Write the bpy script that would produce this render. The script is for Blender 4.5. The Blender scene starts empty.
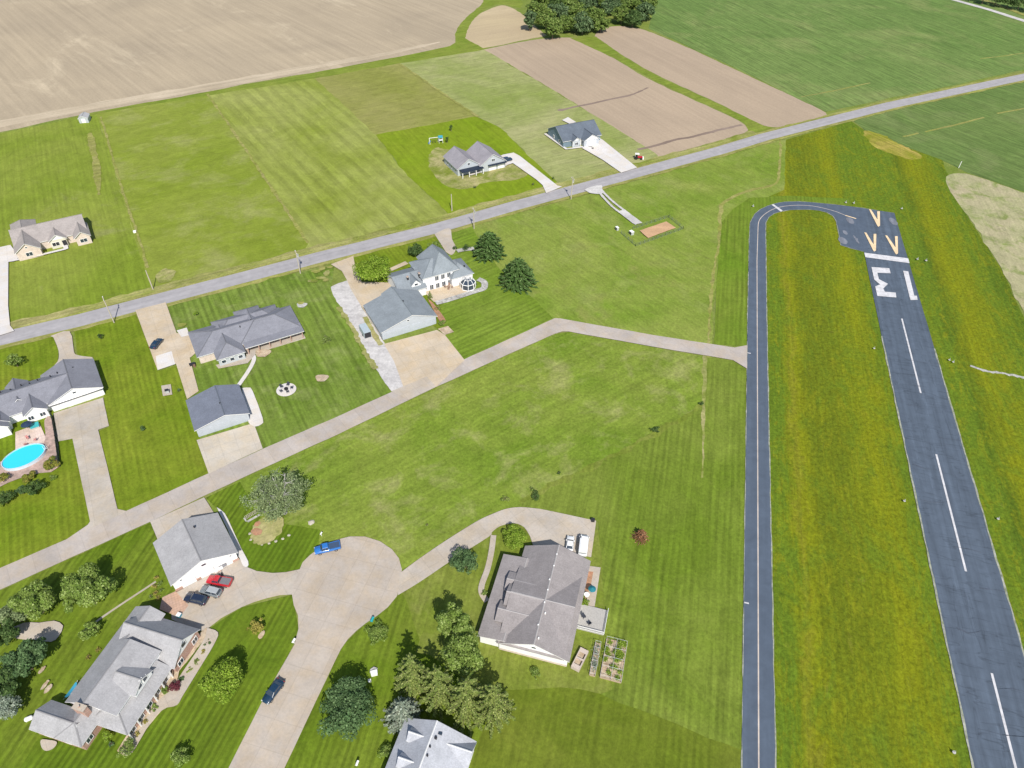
import bpy, bmesh, math, random
import numpy as np
from mathutils import Vector, Matrix
PI = math.pi
C = bpy.context.scene.collection
SC = bpy.context.scene
random.seed(7)

# ------------------------------------------------------------------ camera
F, PIT, HC, ROLL = 705.0, math.radians(42.69), 137.77, math.radians(-1.5)
cp, sp, cr, sr = math.cos(PIT), math.sin(PIT), math.cos(ROLL), math.sin(ROLL)
X = Vector((1, 0, 0)); D = Vector((0, -sp, -cp)); FW = Vector((0, cp, -sp))
right = X * cr + D * sr
down = X * -sr + D * cr
cd = bpy.data.cameras.new('camera'); cam = bpy.data.objects.new('camera', cd); C.objects.link(cam)
m = Matrix((right, -down, -FW)).transposed().to_4x4(); m.translation = Vector((0, 0, HC))
cam.matrix_world = m
cd.sensor_width = 36; cd.lens = F / 1024 * 36; cd.clip_start = 1; cd.clip_end = 20000
SC.camera = cam

# ------------------------------------------------------------------ sky, sun, exposure
SUN_AZ = math.radians(14.5)     # sun stands behind the camera, a little to its right
SUN_EL = math.radians(46.5)
sd = Vector((math.sin(SUN_AZ) * math.cos(SUN_EL), -math.cos(SUN_AZ) * math.cos(SUN_EL), math.sin(SUN_EL)))
W = bpy.data.worlds.new('World'); SC.world = W; W.use_nodes = True
wn = W.node_tree; wn.nodes.clear()
sky = wn.nodes.new('ShaderNodeTexSky'); sky.sky_type = 'NISHITA'; sky.sun_disc = False
sky.sun_elevation = SUN_EL; sky.sun_rotation = PI - SUN_AZ
sky.air_density = 1.0; sky.dust_density = 1.0
bgn = wn.nodes.new('ShaderNodeBackground'); bgn.inputs[1].default_value = 0.10
wo = wn.nodes.new('ShaderNodeOutputWorld')
wn.links.new(sky.outputs[0], bgn.inputs[0]); wn.links.new(bgn.outputs[0], wo.inputs[0])
sl = bpy.data.lights.new('sun', 'SUN'); sl.energy = 4.2; sl.angle = math.radians(0.5); sl.color = (1.0, 0.955, 0.88)
so = bpy.data.objects.new('sun', sl); C.objects.link(so); so.rotation_euler = sd.to_track_quat('Z', 'Y').to_euler()
SC.view_settings.view_transform = 'Standard'; SC.view_settings.look = 'None'
SC.view_settings.exposure = 0.35; SC.view_settings.gamma = 1; SC.view_settings.use_curve_mapping = False

# ------------------------------------------------------------------ helpers
def G(px, py, z=0.0):
    """ground plan point (x, y) of a surveyed spot"""
    u = (px - 512) / F; v = (py - 384) / F
    u, v = cr * u - sr * v, sr * u + cr * v
    dy = cp - v * sp; dz = -sp - v * cp
    t = (HC - z) / -dz
    return Vector((u * t, dy * t))
def wang(a, b):
    d = G(*b) - G(*a); return math.atan2(d.y, d.x)

def tag(o, label=None, cat=None, group=None, kind=None):
    if label: o['label'] = label
    if cat: o['category'] = cat
    if group: o['group'] = group
    if kind: o['kind'] = kind
    return o
def mesh_obj(name, verts, faces, mat=None, parent=None, smooth=False):
    me = bpy.data.meshes.new(name); me.from_pydata([tuple(v) for v in verts], [], [tuple(f) for f in faces])
    if mat: me.materials.append(mat)
    me.update()
    if smooth:
        for p in me.polygons: p.use_smooth = True
    o = bpy.data.objects.new(name, me); C.objects.link(o)
    if parent: o.parent = parent
    return o
def empty(name, x, y, z=0, rot=0, label=None, cat=None, group=None):
    o = bpy.data.objects.new(name, None); C.objects.link(o); o.location = (x, y, z); o.rotation_euler = (0, 0, rot)
    o.empty_display_size = .3
    return tag(o, label, cat, group)
def copy_tree(o, parent=None):
    c = o.copy(); C.objects.link(c)
    if parent: c.parent = parent
    for ch in list(o.children): copy_tree(ch, c)
    return c
class MB:
    def __init__(s): s.v = []; s.f = []
    def add(s, vs, fs, M=None):
        b = len(s.v)
        for v in vs:
            v = Vector(v); s.v.append(M @ v if M else v)
        for f in fs: s.f.append([i + b for i in f])
        return s
    def box(s, x0, x1, y0, y1, z0, z1, M=None):
        vs = [(x0,y0,z0),(x1,y0,z0),(x1,y1,z0),(x0,y1,z0),(x0,y0,z1),(x1,y0,z1),(x1,y1,z1),(x0,y1,z1)]
        return s.add(vs, [(0,3,2,1),(4,5,6,7),(0,1,5,4),(1,2,6,5),(2,3,7,6),(3,0,4,7)], M)
    def tube(s, a, b, r0, r1=None, n=8, caps=True):
        a = Vector(a); b = Vector(b); r1 = r0 if r1 is None else r1
        d = (b - a).normalized(); q = d.to_track_quat('Z', 'Y').to_matrix()
        vs = []
        for p, r in ((a, r0), (b, r1)):
            for i in range(n):
                t = 2*PI*i/n; vs.append(p + q @ Vector((math.cos(t)*r, math.sin(t)*r, 0)))
        fs = [(i, (i+1) % n, n+(i+1) % n, n+i) for i in range(n)]
        if caps: fs += [tuple(range(n))[::-1], tuple(range(n, 2*n))]
        return s.add(vs, fs)
    def ring(s, pts_list, close=True, caps=True):
        """loft through equal-length rings"""
        n = len(pts_list[0]); vs = [p for r in pts_list for p in r]; fs = []
        for k in range(len(pts_list)-1):
            for i in range(n):
                j = (i+1) % n; fs.append((k*n+i, k*n+j, (k+1)*n+j, (k+1)*n+i))
        if caps: fs += [tuple(range(n))[::-1], tuple(range((len(pts_list)-1)*n, len(pts_list)*n))]
        return s.add(vs, fs)
    def build(s, name, mat=None, parent=None, smooth=False):
        return mesh_obj(name, s.v, s.f, mat, parent, smooth)

# ------------------------------------------------------------------ materials
def new_mat(name, rough=0.9, spec=0.3):
    m = bpy.data.materials.new(name); m.use_nodes = True
    nt = m.node_tree; b = nt.nodes['Principled BSDF']
    b.inputs['Roughness'].default_value = rough
    b.inputs['Specular IOR Level'].default_value = spec
    return m, nt, b
class NB:
    def __init__(s, nt): s.nt = nt
    def n(s, t, **k):
        o = s.nt.nodes.new(t)
        for a, v in k.items(): setattr(o, a, v)
        return o
    def l(s, a, b): s.nt.links.new(a, b)
    def pos(s, obj=False):
        if obj: return s.n('ShaderNodeTexCoord').outputs['Object']
        return s.n('ShaderNodeNewGeometry').outputs['Position']
    def mapped(s, src, rot=0, scale=(1,1,1), loc=(0,0,0)):
        # rotate first so that local x runs along 'rot', then scale
        r = s.n('ShaderNodeVectorRotate', rotation_type='Z_AXIS'); r.inputs['Angle'].default_value = -rot
        s.l(src, r.inputs['Vector'])
        m = s.n('ShaderNodeMapping'); m.inputs['Scale'].default_value = scale; m.inputs['Location'].default_value = loc
        s.l(r.outputs[0], m.inputs[0]); return m.outputs[0]
    def noise(s, vec, scale, detail=4, rough=.6, dist=0):
        t = s.n('ShaderNodeTexNoise'); t.inputs['Scale'].default_value = scale; t.inputs['Detail'].default_value = detail
        t.inputs['Roughness'].default_value = rough; t.inputs['Distortion'].default_value = dist
        s.l(vec, t.inputs['Vector']); return t.outputs[0]
    def maprange(s, v, a, b, c, d, smooth=False):
        t = s.n('ShaderNodeMapRange'); t.inputs[1].default_value = a; t.inputs[2].default_value = b
        t.inputs[3].default_value = c; t.inputs[4].default_value = d
        if smooth: t.interpolation_type = 'SMOOTHSTEP'
        s.l(v, t.inputs[0]); return t.outputs[0]
    def mix(s, f, a, b):
        t = s.n('ShaderNodeMix', data_type='RGBA')
        for i, v in ((0, f), (6, a), (7, b)):
            if isinstance(v, (int, float)): t.inputs[i].default_value = v
            elif isinstance(v, tuple): t.inputs[i].default_value = v + (1,) if len(v) == 3 else v
            else: s.l(v, t.inputs[i])
        return t.outputs[2]
    def scale(s, col, v):
        t = s.n('ShaderNodeVectorMath', operation='SCALE'); s.l(col, t.inputs[0])
        if isinstance(v, (int, float)): t.inputs['Scale'].default_value = v
        else: s.l(v, t.inputs['Scale'])
        return t.outputs[0]
    def math(s, op, a, b=None, c=None):
        t = s.n('ShaderNodeMath', operation=op)
        for i, v in enumerate((a, b, c)):
            if v is None: continue
            if isinstance(v, (int, float)): t.inputs[i].default_value = v
            else: s.l(v, t.inputs[i])
        return t.outputs[0]
    def bump(s, b, h, strength=.5, dist=.1):
        t = s.n('ShaderNodeBump'); t.inputs['Strength'].default_value = strength; t.inputs['Distance'].default_value = dist
        s.l(h, t.inputs['Height']); s.l(t.outputs[0], b.inputs['Normal'])

def grass(name, a, b, c=None, patch=.05, ang=0, stripe=0, sw=1.1, streak=.25, fine=.35, cfac=.35, dry=None, seed=0, coarse=0):
    m, nt, bs = new_mat(name, .95, .12); k = NB(nt); p = k.pos()
    pm = k.mapped(p, ang, (1,1,1), (seed*31.7, seed*17.3, 0))
    n1 = k.noise(pm, patch, 5, .62, .6)
    col = k.mix(k.maprange(n1, .36, .64, 0, 1), a, b)
    if c:
        n2 = k.noise(k.mapped(p, ang, (1,1,1), (seed*11+90, 40, 0)), patch*2.7, 5, .65, .4)
        col = k.mix(k.math('MULTIPLY', k.maprange(n2, .5, .68, 0, 1), cfac*2), col, c)
    if dry:
        n4 = k.noise(k.mapped(p, ang, (1,1,1), (seed*5+190, 140, 0)), patch*1.3, 6, .7, 1.2)
        col = k.mix(k.maprange(n4, .56, .70, 0, .8), col, dry)
    f = 1.0
    # streaks along the mowing direction
    st = k.noise(k.mapped(p, ang, (.035, .9, 1), (seed*3, 0, 0)), 1.0, 3, .6)
    f = k.maprange(st, .3, .7, 1 - streak, 1 + streak)
    if stripe:
        sep = k.n('ShaderNodeSeparateXYZ'); k.l(k.mapped(p, ang), sep.inputs[0])
        wob = k.noise(k.mapped(p, ang, (.03, .2, 1)), 1.0, 2)
        y = k.math('ADD', k.math('MULTIPLY', sep.outputs[1], PI / sw), k.math('MULTIPLY', wob, 5.0))
        w = k.math('SINE', y)
        amp = k.maprange(k.noise(k.mapped(p, ang, (1,1,1), (7, 3, 0)), .04, 2), .35, .6, .25, 1)
        w = k.math('MULTIPLY', k.maprange(w, -.7, .7, -stripe, stripe, True), amp)
        f = k.math('ADD', f, w)
    fn = k.noise(p, 1.3, 6, .78)
    f = k.math('MULTIPLY', f, k.maprange(fn, .28, .72, 1 - fine, 1 + fine))
    md = k.noise(k.mapped(p, ang, (.75, 1, 1), (seed*7+3, 5, 0)), .22, 6, .75, 1.0)
    f = k.math('MULTIPLY', f, k.maprange(md, .33, .67, .84, 1.16))
    wd_ = k.noise(k.mapped(p, ang, (1,1,1), (seed*13+8, 9, 0)), .55, 5, .8, .6)
    col = k.mix(k.maprange(wd_, .58, .72, 0, .32), col, tuple(c*q for c, q in zip(b, (1.25,1.12,1.5))))
    col = k.mix(k.maprange(wd_, .42, .30, 0, .35), col, tuple(c*q for c, q in zip(a, (.78,.9,.9))))
    if coarse:
        cn = k.noise(p, .45, 5, .8, .8)
        f = k.math('MULTIPLY', f, k.maprange(cn, .3, .7, 1 - coarse, 1 + coarse))
    wt = k.n('ShaderNodeVectorMath', operation='MULTIPLY'); k.l(k.scale(col, f), wt.inputs[0]); wt.inputs[1].default_value = (1.03, 1.05, .92); k.l(wt.outputs[0], bs.inputs['Base Color'])
    k.bump(bs, fn, .35, .12)
    return m

def soil(name, a, b, ang=0, streak=.12, fine=.12, patch=.02, light=None, till=0):
    m, nt, bs = new_mat(name, 1, .1); k = NB(nt); p = k.pos()
    n1 = k.noise(p, patch, 5, .6, .5)
    col = k.mix(k.maprange(n1, .35, .65, 0, 1), a, b)
    if light:
        n3 = k.noise(k.mapped(p, ang, (.4, 1, 1), (50, 0, 0)), patch*1.6, 6, .7, .8)
        col = k.mix(k.maprange(n3, .55, .68, 0, .8), col, light)
    st = k.noise(k.mapped(p, ang, (.02, .45, 1)), 1.0, 4, .65)
    f = k.maprange(st, .3, .7, 1 - streak, 1 + streak)
    fn = k.noise(p, .9, 6, .8)
    f = k.math('MULTIPLY', f, k.maprange(fn, .3, .7, 1 - fine, 1 + fine))
    if till:
        tl = k.noise(k.mapped(p, ang, (.004, .22, 1), (4, 4, 0)), 1.0, 3, .7)
        f = k.math('MULTIPLY', f, k.maprange(tl, .35, .65, 1 - till, 1 + till))
    k.l(k.scale(col, f), bs.inputs['Base Color'])
    return m

def concrete(name, base=(.44,.40,.345), ang=0, joint=0, jw=.06, mott=.10, stain=.18, jx=None):
    m, nt, bs = new_mat(name, .85, .25); k = NB(nt); p = k.pos()
    n1 = k.noise(p, .12, 6, .65, .5)
    f = k.maprange(n1, .32, .68, 1 - stain, 1 + stain*.6)
    n2 = k.noise(p, 2.0, 5, .75)
    f = k.math('MULTIPLY', f, k.maprange(n2, .3, .7, 1 - mott, 1 + mott))
    if joint:
        sep = k.n('ShaderNodeSeparateXYZ'); k.l(k.mapped(p, ang), sep.inputs[0])
        for i, w in ((0, jx or joint), (1, joint)):
            fr = k.math('PINGPONG', sep.outputs[i], w/2)
            f = k.math('MULTIPLY', f, k.maprange(fr, 0, jw*2, .87, 1))
            # slab to slab tone
        fl = k.n('ShaderNodeTexWhiteNoise', noise_dimensions='2D')
        sn = k.n('ShaderNodeVectorMath', operation='SNAP'); k.l(k.mapped(p, ang), sn.inputs[0]); sn.inputs[1].default_value = (jx or joint, joint, 1)
        k.l(sn.outputs[0], fl.inputs['Vector'])
        f = k.math('MULTIPLY', f, k.maprange(fl.outputs[0], 0, 1, .965, 1.035))
    w = k.mix(k.maprange(k.noise(p, .25, 3), .4, .65, 0, 1), base, tuple(c*q for c, q in zip(base, (1.0,.95,.86))))
    k.l(k.scale(w, f), bs.inputs['Base Color'])
    return m

def asphalt(name, base, ang, streak=.12, crack=.0, edge=None):
    m, nt, bs = new_mat(name, .8, .3); k = NB(nt); p = k.pos()
    st = k.noise(k.mapped(p, ang, (.03, .7, 1)), 1.0, 4, .6)
    f = k.maprange(st, .3, .7, 1 - streak, 1 + streak)
    n2 = k.noise(p, .3, 6, .7, .5)
    f = k.math('MULTIPLY', f, k.maprange(n2, .3, .7, .88, 1.12))
    if crack:
        cs = k.noise(k.mapped(p, ang, (.30, .03, 1), (3, 0, 0)), 1.0, 3, .6, .3)
        pp = k.math('PINGPONG', k.math('MULTIPLY', cs, 6), .5)
        f = k.math('MULTIPLY', f, k.maprange(pp, 0, .06, 1 - crack, 1))
        cs2 = k.noise(k.mapped(p, ang, (.02, .22, 1), (9, 0, 0)), 1.0, 3, .6, .3)
        pp2 = k.math('PINGPONG', k.math('MULTIPLY', cs2, 5), .5)
        f = k.math('MULTIPLY', f, k.maprange(pp2, 0, .04, 1 - crack*.8, 1))
        patch = k.noise(k.mapped(p, ang, (.04, .35, 1), (30, 9, 0)), 1.0, 5, .8)
        f = k.math('MULTIPLY', f, k.maprange(patch, .6, .75, 1, 1.5))
    b = k.mix(k.noise(p, .6, 3), base, tuple(c*1.15 for c in base))
    k.l(k.scale(b, f), bs.inputs['Base Color'])
    return m

def shingle(name, base, ang=0, var=.18):
    m, nt, bs = new_mat(name, .9, .2); k = NB(nt); p = k.pos(True)
    br = k.n('ShaderNodeTexBrick'); br.inputs['Scale'].default_value = 1
    br.inputs['Brick Width'].default_value = .6; br.inputs['Row Height'].default_value = .2; br.inputs['Mortar Size'].default_value = .006
    br.inputs['Color1'].default_value = (.8,.8,.8,1); br.inputs['Color2'].default_value = (1.15,1.15,1.15,1); br.inputs['Mortar'].default_value = (.7,.7,.7,1)
    k.l(p, br.inputs['Vector'])
    f = k.maprange(k.noise(p, .35, 4, .6), .3, .7, 1 - var*.6, 1 + var*.6)
    f = k.math('MULTIPLY', f, k.maprange(k.noise(p, 3.5, 4, .8), .3, .7, 1 - var, 1 + var))
    sep = k.n('ShaderNodeSeparateColor'); k.l(br.outputs[0], sep.inputs[0])
    f = k.math('MULTIPLY', f, k.maprange(sep.outputs[0], .7, 1.15, .93, 1.04))
    c = k.mix(k.noise(p, 1.1, 3), base, tuple(x*1.12 for x in base))
    k.l(k.scale(c, f), bs.inputs['Base Color'])
    return m
def plain(name, col, rough=.7, spec=.3, var=.08, vs=1.2, metal=0):
    m, nt, bs = new_mat(name, rough, spec); k = NB(nt); p = k.pos(True)
    f = k.maprange(k.noise(p, vs, 4, .65), .3, .7, 1 - var, 1 + var)
    c = k.mix(.0, col, col); k.l(k.scale(c, f), bs.inputs['Base Color']); bs.inputs['Metallic'].default_value = metal
    return m
def siding(name, col, pitch=.2):
    m, nt, bs = new_mat(name, .7, .3); k = NB(nt); p = k.pos(True)
    sep = k.n('ShaderNodeSeparateXYZ'); k.l(p, sep.inputs[0])
    fr = k.math('FRACT', k.math('DIVIDE', sep.outputs[2], pitch))
    f = k.maprange(fr, 0, .15, .82, 1)
    f = k.math('MULTIPLY', f, k.maprange(k.noise(p, .8, 4), .3, .7, .95, 1.05))
    k.l(k.scale(k.mix(.0, col, col), f), bs.inputs['Base Color'])
    return m
def brick(name, c1, c2, mort):
    m, nt, bs = new_mat(name, .9, .2); k = NB(nt); p = k.pos(True)
    sep = k.n('ShaderNodeSeparateXYZ'); k.l(p, sep.inputs[0])
    cb = k.n('ShaderNodeCombineXYZ'); k.l(k.math('ADD', sep.outputs[0], sep.outputs[1]), cb.inputs[0]); k.l(sep.outputs[2], cb.inputs[1])
    br = k.n('ShaderNodeTexBrick'); br.inputs['Scale'].default_value = 1
    br.inputs['Brick Width'].default_value = .24; br.inputs['Row Height'].default_value = .08; br.inputs['Mortar Size'].default_value = .01
    for i, v in (('Color1', c1), ('Color2', c2), ('Mortar', mort)): br.inputs[i].default_value = v + (1,)
    k.l(cb.outputs[0], br.inputs['Vector'])
    f = k.maprange(k.noise(p, .9, 5, .7), .3, .7, .85, 1.15)
    k.l(k.scale(br.outputs[0], f), bs.inputs['Base Color'])
    return m
def foliage(name, a, b, c=None, trans=.35):
    m, nt, bs = new_mat(name, .75, .15); k = NB(nt)
    g = k.n('ShaderNodeNewGeometry'); p = k.pos()
    n = k.noise(p, .7, 3, .6)
    col = k.mix(k.maprange(n, .36, .64, 0, 1), a, b)
    if c: col = k.mix(k.maprange(g.outputs['Random Per Island'], .8, 1, 0, .8), col, c)
    col = k.scale(col, k.maprange(g.outputs['Random Per Island'], 0, 1, .6, 1.4))
    k.l(col, bs.inputs['Base Color'])
    tr = k.n('ShaderNodeBsdfTranslucent'); k.l(col, tr.inputs[0])
    mx = k.n('ShaderNodeMixShader'); mx.inputs[0].default_value = trans
    out = nt.nodes['Material Output']
    k.l(bs.outputs[0], mx.inputs[1]); k.l(tr.outputs[0], mx.inputs[2]); k.l(mx.outputs[0], out.inputs[0])
    return m
def glossy(name, col, rough=.25, metal=0):
    m, nt, bs = new_mat(name, rough, .5); k = NB(nt); p = k.pos(True)
    f = k.maprange(k.noise(p, 2, 3), .3, .7, .94, 1.06)
    k.l(k.scale(k.mix(.0, col, col), f), bs.inputs['Base Color']); bs.inputs['Metallic'].default_value = metal
    bs.inputs['Coat Weight'].default_value = .5; bs.inputs['Coat Roughness'].default_value = .08
    return m

RD = math.radians
A_ROAD = wang((160, 300), (720, 151))
A_TAXI = math.atan2(math.cos(RD(13.27)), math.sin(RD(13.27)))
A_PERP = wang((141, 325), (167, 427))
A_CUL = wang((229, 768), (287, 659))
A_LANE = wang((112, 540), (500, 358))

M = {}
M['base'] = grass('grass_meadow', (.135,.180,.032), (.185,.215,.055), (.22,.225,.09), patch=.030, ang=A_TAXI+.9, streak=.10, fine=.30, cfac=.30, dry=(.24,.225,.09))
M['centre'] = grass('grass_centre', (.124,.186,.020), (.180,.222,.040), (.265,.262,.108), patch=.035, ang=A_LANE, streak=.12, fine=.34, cfac=.36, seed=2, coarse=.10)
M['north'] = grass('grass_north', (.138,.200,.026), (.205,.240,.055), (.25,.26,.10), patch=.028, ang=A_TAXI+.9, streak=.10, fine=.28, cfac=.2, seed=3, dry=(.20,.21,.06))
M['rows'] = grass('grass_rows', (.108,.158,.016), (.150,.190,.032), None, patch=.03, ang=A_TAXI, stripe=.07, sw=.8, streak=.18, fine=.28, seed=4)
M['strip'] = grass('grass_strip', (.105,.170,.014), (.135,.180,.024), None, patch=.04, ang=A_TAXI, stripe=.09, sw=.75, streak=.16, fine=.22, seed=5)
M['yard_perp'] = grass('lawn_across', (.108,.165,.022), (.145,.195,.040), (.20,.23,.08), patch=.05, ang=A_PERP, stripe=.10, sw=1.0, streak=.2, fine=.24, seed=6)
M['yard_left'] = grass('lawn_left', (.115,.168,.010), (.162,.195,.020), None, patch=.05, ang=A_PERP, stripe=.09, sw=.75, streak=.12, fine=.26, seed=7)
M['yard_street'] = grass('lawn_street', (.084,.136,.010), (.110,.156,.014), None, patch=.06, ang=A_CUL, stripe=.17, sw=.62, streak=.18, fine=.22, seed=8)
M['yard_street2'] = grass('lawn_lower', (.095,.145,.010), (.135,.175,.022), None, patch=.045, ang=A_CUL+.1, stripe=.10, sw=.65, streak=.2, fine=.26, seed=9)
M['field_stripe'] = grass('field_stripe', (.185,.220,.035), (.255,.270,.085), None, patch=.015, ang=wang((208,94),(340,240)), stripe=.10, sw=3.2, streak=.09, fine=.16, seed=10)
M['field_mid'] = grass('field_mid', (.165,.210,.024), (.205,.235,.045), (.27,.27,.11), patch=.02, ang=A_ROAD, streak=.07, fine=.2, seed=25, cfac=.3)
M['field_left'] = grass('field_left', (.150,.200,.022), (.195,.228,.042), None, patch=.02, ang=wang((96,113),(122,195)), stripe=.0, streak=.14, fine=.2, seed=11, dry=(.21,.22,.08))
M['lawn_pale'] = grass('lawn_pale', (.125,.165,.020), (.170,.195,.040), (.20,.21,.06), patch=.05, ang=A_CUL+.1, stripe=.05, sw=.65, streak=.12, fine=.28, seed=26, cfac=.3)
M['lawn_low'] = grass('lawn_low', (.100,.135,.012), (.135,.160,.022), None, patch=.05, ang=A_TAXI, stripe=.04, sw=.65, streak=.14, fine=.26, seed=27)
M['field_olive'] = grass('field_olive', (.195,.205,.050), (.235,.225,.080), None, patch=.02, ang=A_ROAD, stripe=0, streak=.12, fine=.16, seed=12)
M['field_pale'] = grass('field_pale', (.195,.235,.065), (.30,.295,.15), None, patch=.018, ang=A_ROAD, stripe=0, streak=.14, fine=.16, seed=13)
M['lawn_bright'] = grass('lawn_bright', (.150,.215,.010), (.175,.22,.018), None, patch=.03, ang=A_PERP, stripe=.03, sw=2, streak=.1, fine=.15, seed=14)
M['bank'] = grass('bank', (.14,.19,.025), (.18,.21,.04), None, patch=.06, ang=A_ROAD, streak=.2, fine=.2, seed=15)
M['verge'] = grass('verge', (.20,.21,.05), (.27,.25,.10), None, patch=.15, ang=A_ROAD, streak=.2, fine=.3, seed=16)
M['drylawn'] = grass('dry_lawn', (.16,.19,.035), (.34,.30,.16), None, patch=.14, ang=A_ROAD, streak=.12, fine=.3, seed=17, cfac=.3)
M['crop'] = grass('crop', (.105,.168,.046), (.138,.194,.062), (.22,.235,.10), patch=.008, ang=wang((764,20),(1024,140)), streak=.30, fine=.14, seed=18, cfac=.25)
M['crop2'] = grass('crop_east', (.095,.150,.042), (.125,.172,.055), (.17,.20,.085), patch=.012, ang=wang((880,130),(1024,190)), streak=.26, fine=.14, seed=19, cfac=.3)
M['eroded'] = grass('eroded_field', (.36,.31,.22), (.30,.29,.17), (.17,.21,.06), patch=.05, ang=A_TAXI, streak=.1, fine=.25, seed=20, cfac=.45)

def airfield(name):
    """rough grass whose mix of species changes in bands beside the taxiway and the runway"""
    m, nt, bs = new_mat(name, .95, .1); k = NB(nt); p = k.pos()
    d = Vector((math.sin(RD(13.27)), math.cos(RD(13.27)))); 
    dot = k.n('ShaderNodeVectorMath', operation='DOT_PRODUCT'); k.l(p, dot.inputs[0]); dot.inputs[1].default_value = (d.y, -d.x, 0)
    wob = k.noise(k.mapped(p, A_TAXI, (.05, .16, 1)), 1, 7, .82, .6)
    o = k.math('ADD', dot.outputs['Value'], k.maprange(wob, .2, .8, -4, 4))
    ramp = k.n('ShaderNodeValToRGB'); r = ramp.color_ramp
    fac = k.maprange(o, 34, 154, 0, 1); k.l(fac, ramp.inputs[0])
    gr = (.100,.155,.012); yl = (.172,.190,.007); ol = (.112,.140,.008); dk = (.072,.118,.010); yg = (.135,.165,.008); tn = (.185,.185,.016)
    stops = [(34,gr),(41.5,gr),(43,yg),(44.5,tn),(46,yl),(49,ol),(56,ol),(61,yg),(65,yl),(69,yg),(71,gr),(89,gr),(93,gr),(95,dk),(97,ol),(101,yl),(108,yg),(112,gr),(118,dk),(123,yg),(128,yl),(131,ol),(136,gr),(150,yg)]
    while len(r.elements) < len(stops): r.elements.new(.5)
    for e, (x, c) in zip(r.elements, stops): pass
    for i, (x, c) in enumerate(stops):
        r.elements[i].position = (x - 34) / 120
        r.elements[i].color = c + (1,)
    col = ramp.outputs[0]
    n1 = k.noise(k.mapped(p, A_TAXI, (.45, 1, 1)), .11, 7, .8, 1.0)
    col = k.mix(k.maprange(n1, .48, .64, 0, .65), col, yl)
    n2 = k.noise(k.mapped(p, A_TAXI, (.5, 1, 1), (60, 20, 0)), .10, 6, .72, .8)
    col = k.mix(k.maprange(n2, .50, .66, 0, .8), col, gr)
    n3 = k.noise(k.mapped(p, A_TAXI, (.6, 1, 1), (10, 120, 0)), .16, 6, .75, 1)
    col = k.mix(k.maprange(n3, .62, .74, 0, .4), col, (.20,.16,.04))
    n5 = k.noise(k.mapped(p, A_TAXI, (.35, 1, 1), (210, 33, 0)), .32, 7, .82, 1.2)
    col = k.mix(k.maprange(n5, .54, .66, 0, .6), col, (.105,.150,.012))
    col = k.mix(k.maprange(n5, .48, .38, 0, .7), col, (.180,.190,.010))
    n6 = k.noise(k.mapped(p, A_TAXI, (.3, 1, 1), (410, 133, 0)), .5, 6, .8, 1)
    col = k.mix(k.maprange(n6, .60, .70, 0, .55), col, (.065,.105,.022))
    st = k.noise(k.mapped(p, A_TAXI, (.04, 1.0, 1)), 1.0, 6, .8)
    f = k.maprange(st, .3, .7, .80, 1.20)
    fn = k.noise(p, 1.0, 7, .82, .4)
    f = k.math('MULTIPLY', f, k.maprange(fn, .3, .7, .48, 1.52))
    k.l(k.scale(col, f), bs.inputs['Base Color']); k.bump(bs, fn, .5, .25)
    return m
M['air'] = airfield('airfield_grass')

M['soilA'] = soil('soil_a', (.390,.320,.225), (.340,.280,.200), ang=wang((60,60),(120,112))+.0, streak=.08, light=(.48,.40,.285), till=.055)
M['soilB'] = soil('soil_b', (.44,.355,.22), (.39,.31,.20), ang=A_ROAD, streak=.06, light=(.48,.39,.25))
M['soilC'] = soil('soil_c', (.385,.300,.215), (.345,.27,.195), ang=A_PERP, streak=.05, light=None, till=.05)
M['erosion'] = soil('erosion_line', (.20,.15,.12), (.27,.21,.17))
M['sand'] = soil('orange_sand', (.50,.315,.18), (.45,.29,.175), fine=.15)
M['dirt'] = soil('dirt', (.36,.27,.15), (.30,.25,.12), fine=.25, patch=.3)
M['mulch'] = soil('mulch', (.38,.28,.19), (.50,.42,.31), fine=.4, patch=.8)
M['redmulch'] = soil('red_mulch', (.40,.20,.12), (.30,.19,.12), fine=.35, patch=.6)
M['paver'] = soil('paver', (.42,.30,.26), (.34,.26,.22), fine=.35, patch=.7)
M['stones'] = soil('stones', (.46,.45,.42), (.30,.29,.27), fine=.5, patch=1.5)
M['gravel'] = soil('gravel', (.52,.50,.48), (.45,.43,.42), fine=.25, patch=.15, light=(.60,.58,.56))
M['conc_lane'] = concrete('lane_concrete', (.415,.37,.335), A_LANE, joint=60, jx=5, stain=.14)
M['conc_cul'] = concrete('street_concrete', (.43,.375,.32), A_CUL, joint=4.6, jx=5.2, stain=.12)
M['conc_drive'] = concrete('drive_concrete', (.44,.39,.335), A_LANE, joint=4.0, stain=.12)
M['conc_warm'] = concrete('warm_concrete', (.50,.42,.32), RD(30), joint=3.6, stain=.14)
M['conc_white'] = concrete('new_concrete', (.60,.575,.56), RD(30), joint=4.5, stain=.06, mott=.05)
M['conc_old'] = concrete('old_concrete', (.43,.385,.33), RD(30), joint=5, stain=.2)
M['brickpave'] = concrete('brick_paving', (.50,.34,.26), RD(30), joint=.6, stain=.2)
M['road'] = asphalt('county_road', (.31,.295,.30), A_ROAD, .10)
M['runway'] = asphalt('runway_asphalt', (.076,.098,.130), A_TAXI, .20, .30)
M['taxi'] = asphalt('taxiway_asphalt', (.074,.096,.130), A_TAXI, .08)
M['edge'] = soil('pavement_edge', (.34,.34,.30), (.22,.24,.16), fine=.4, patch=.6)
M['white'] = plain('marking_white', (.56,.55,.56), .7, var=.2, vs=.8)
M['cream'] = plain('marking_cream', (.72,.55,.34), .7, var=.18, vs=.5)
M['whitewall'] = siding('white_siding', (.80,.80,.80))
M['trim'] = plain('white_trim', (.80,.79,.77), .6, var=.03)
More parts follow.
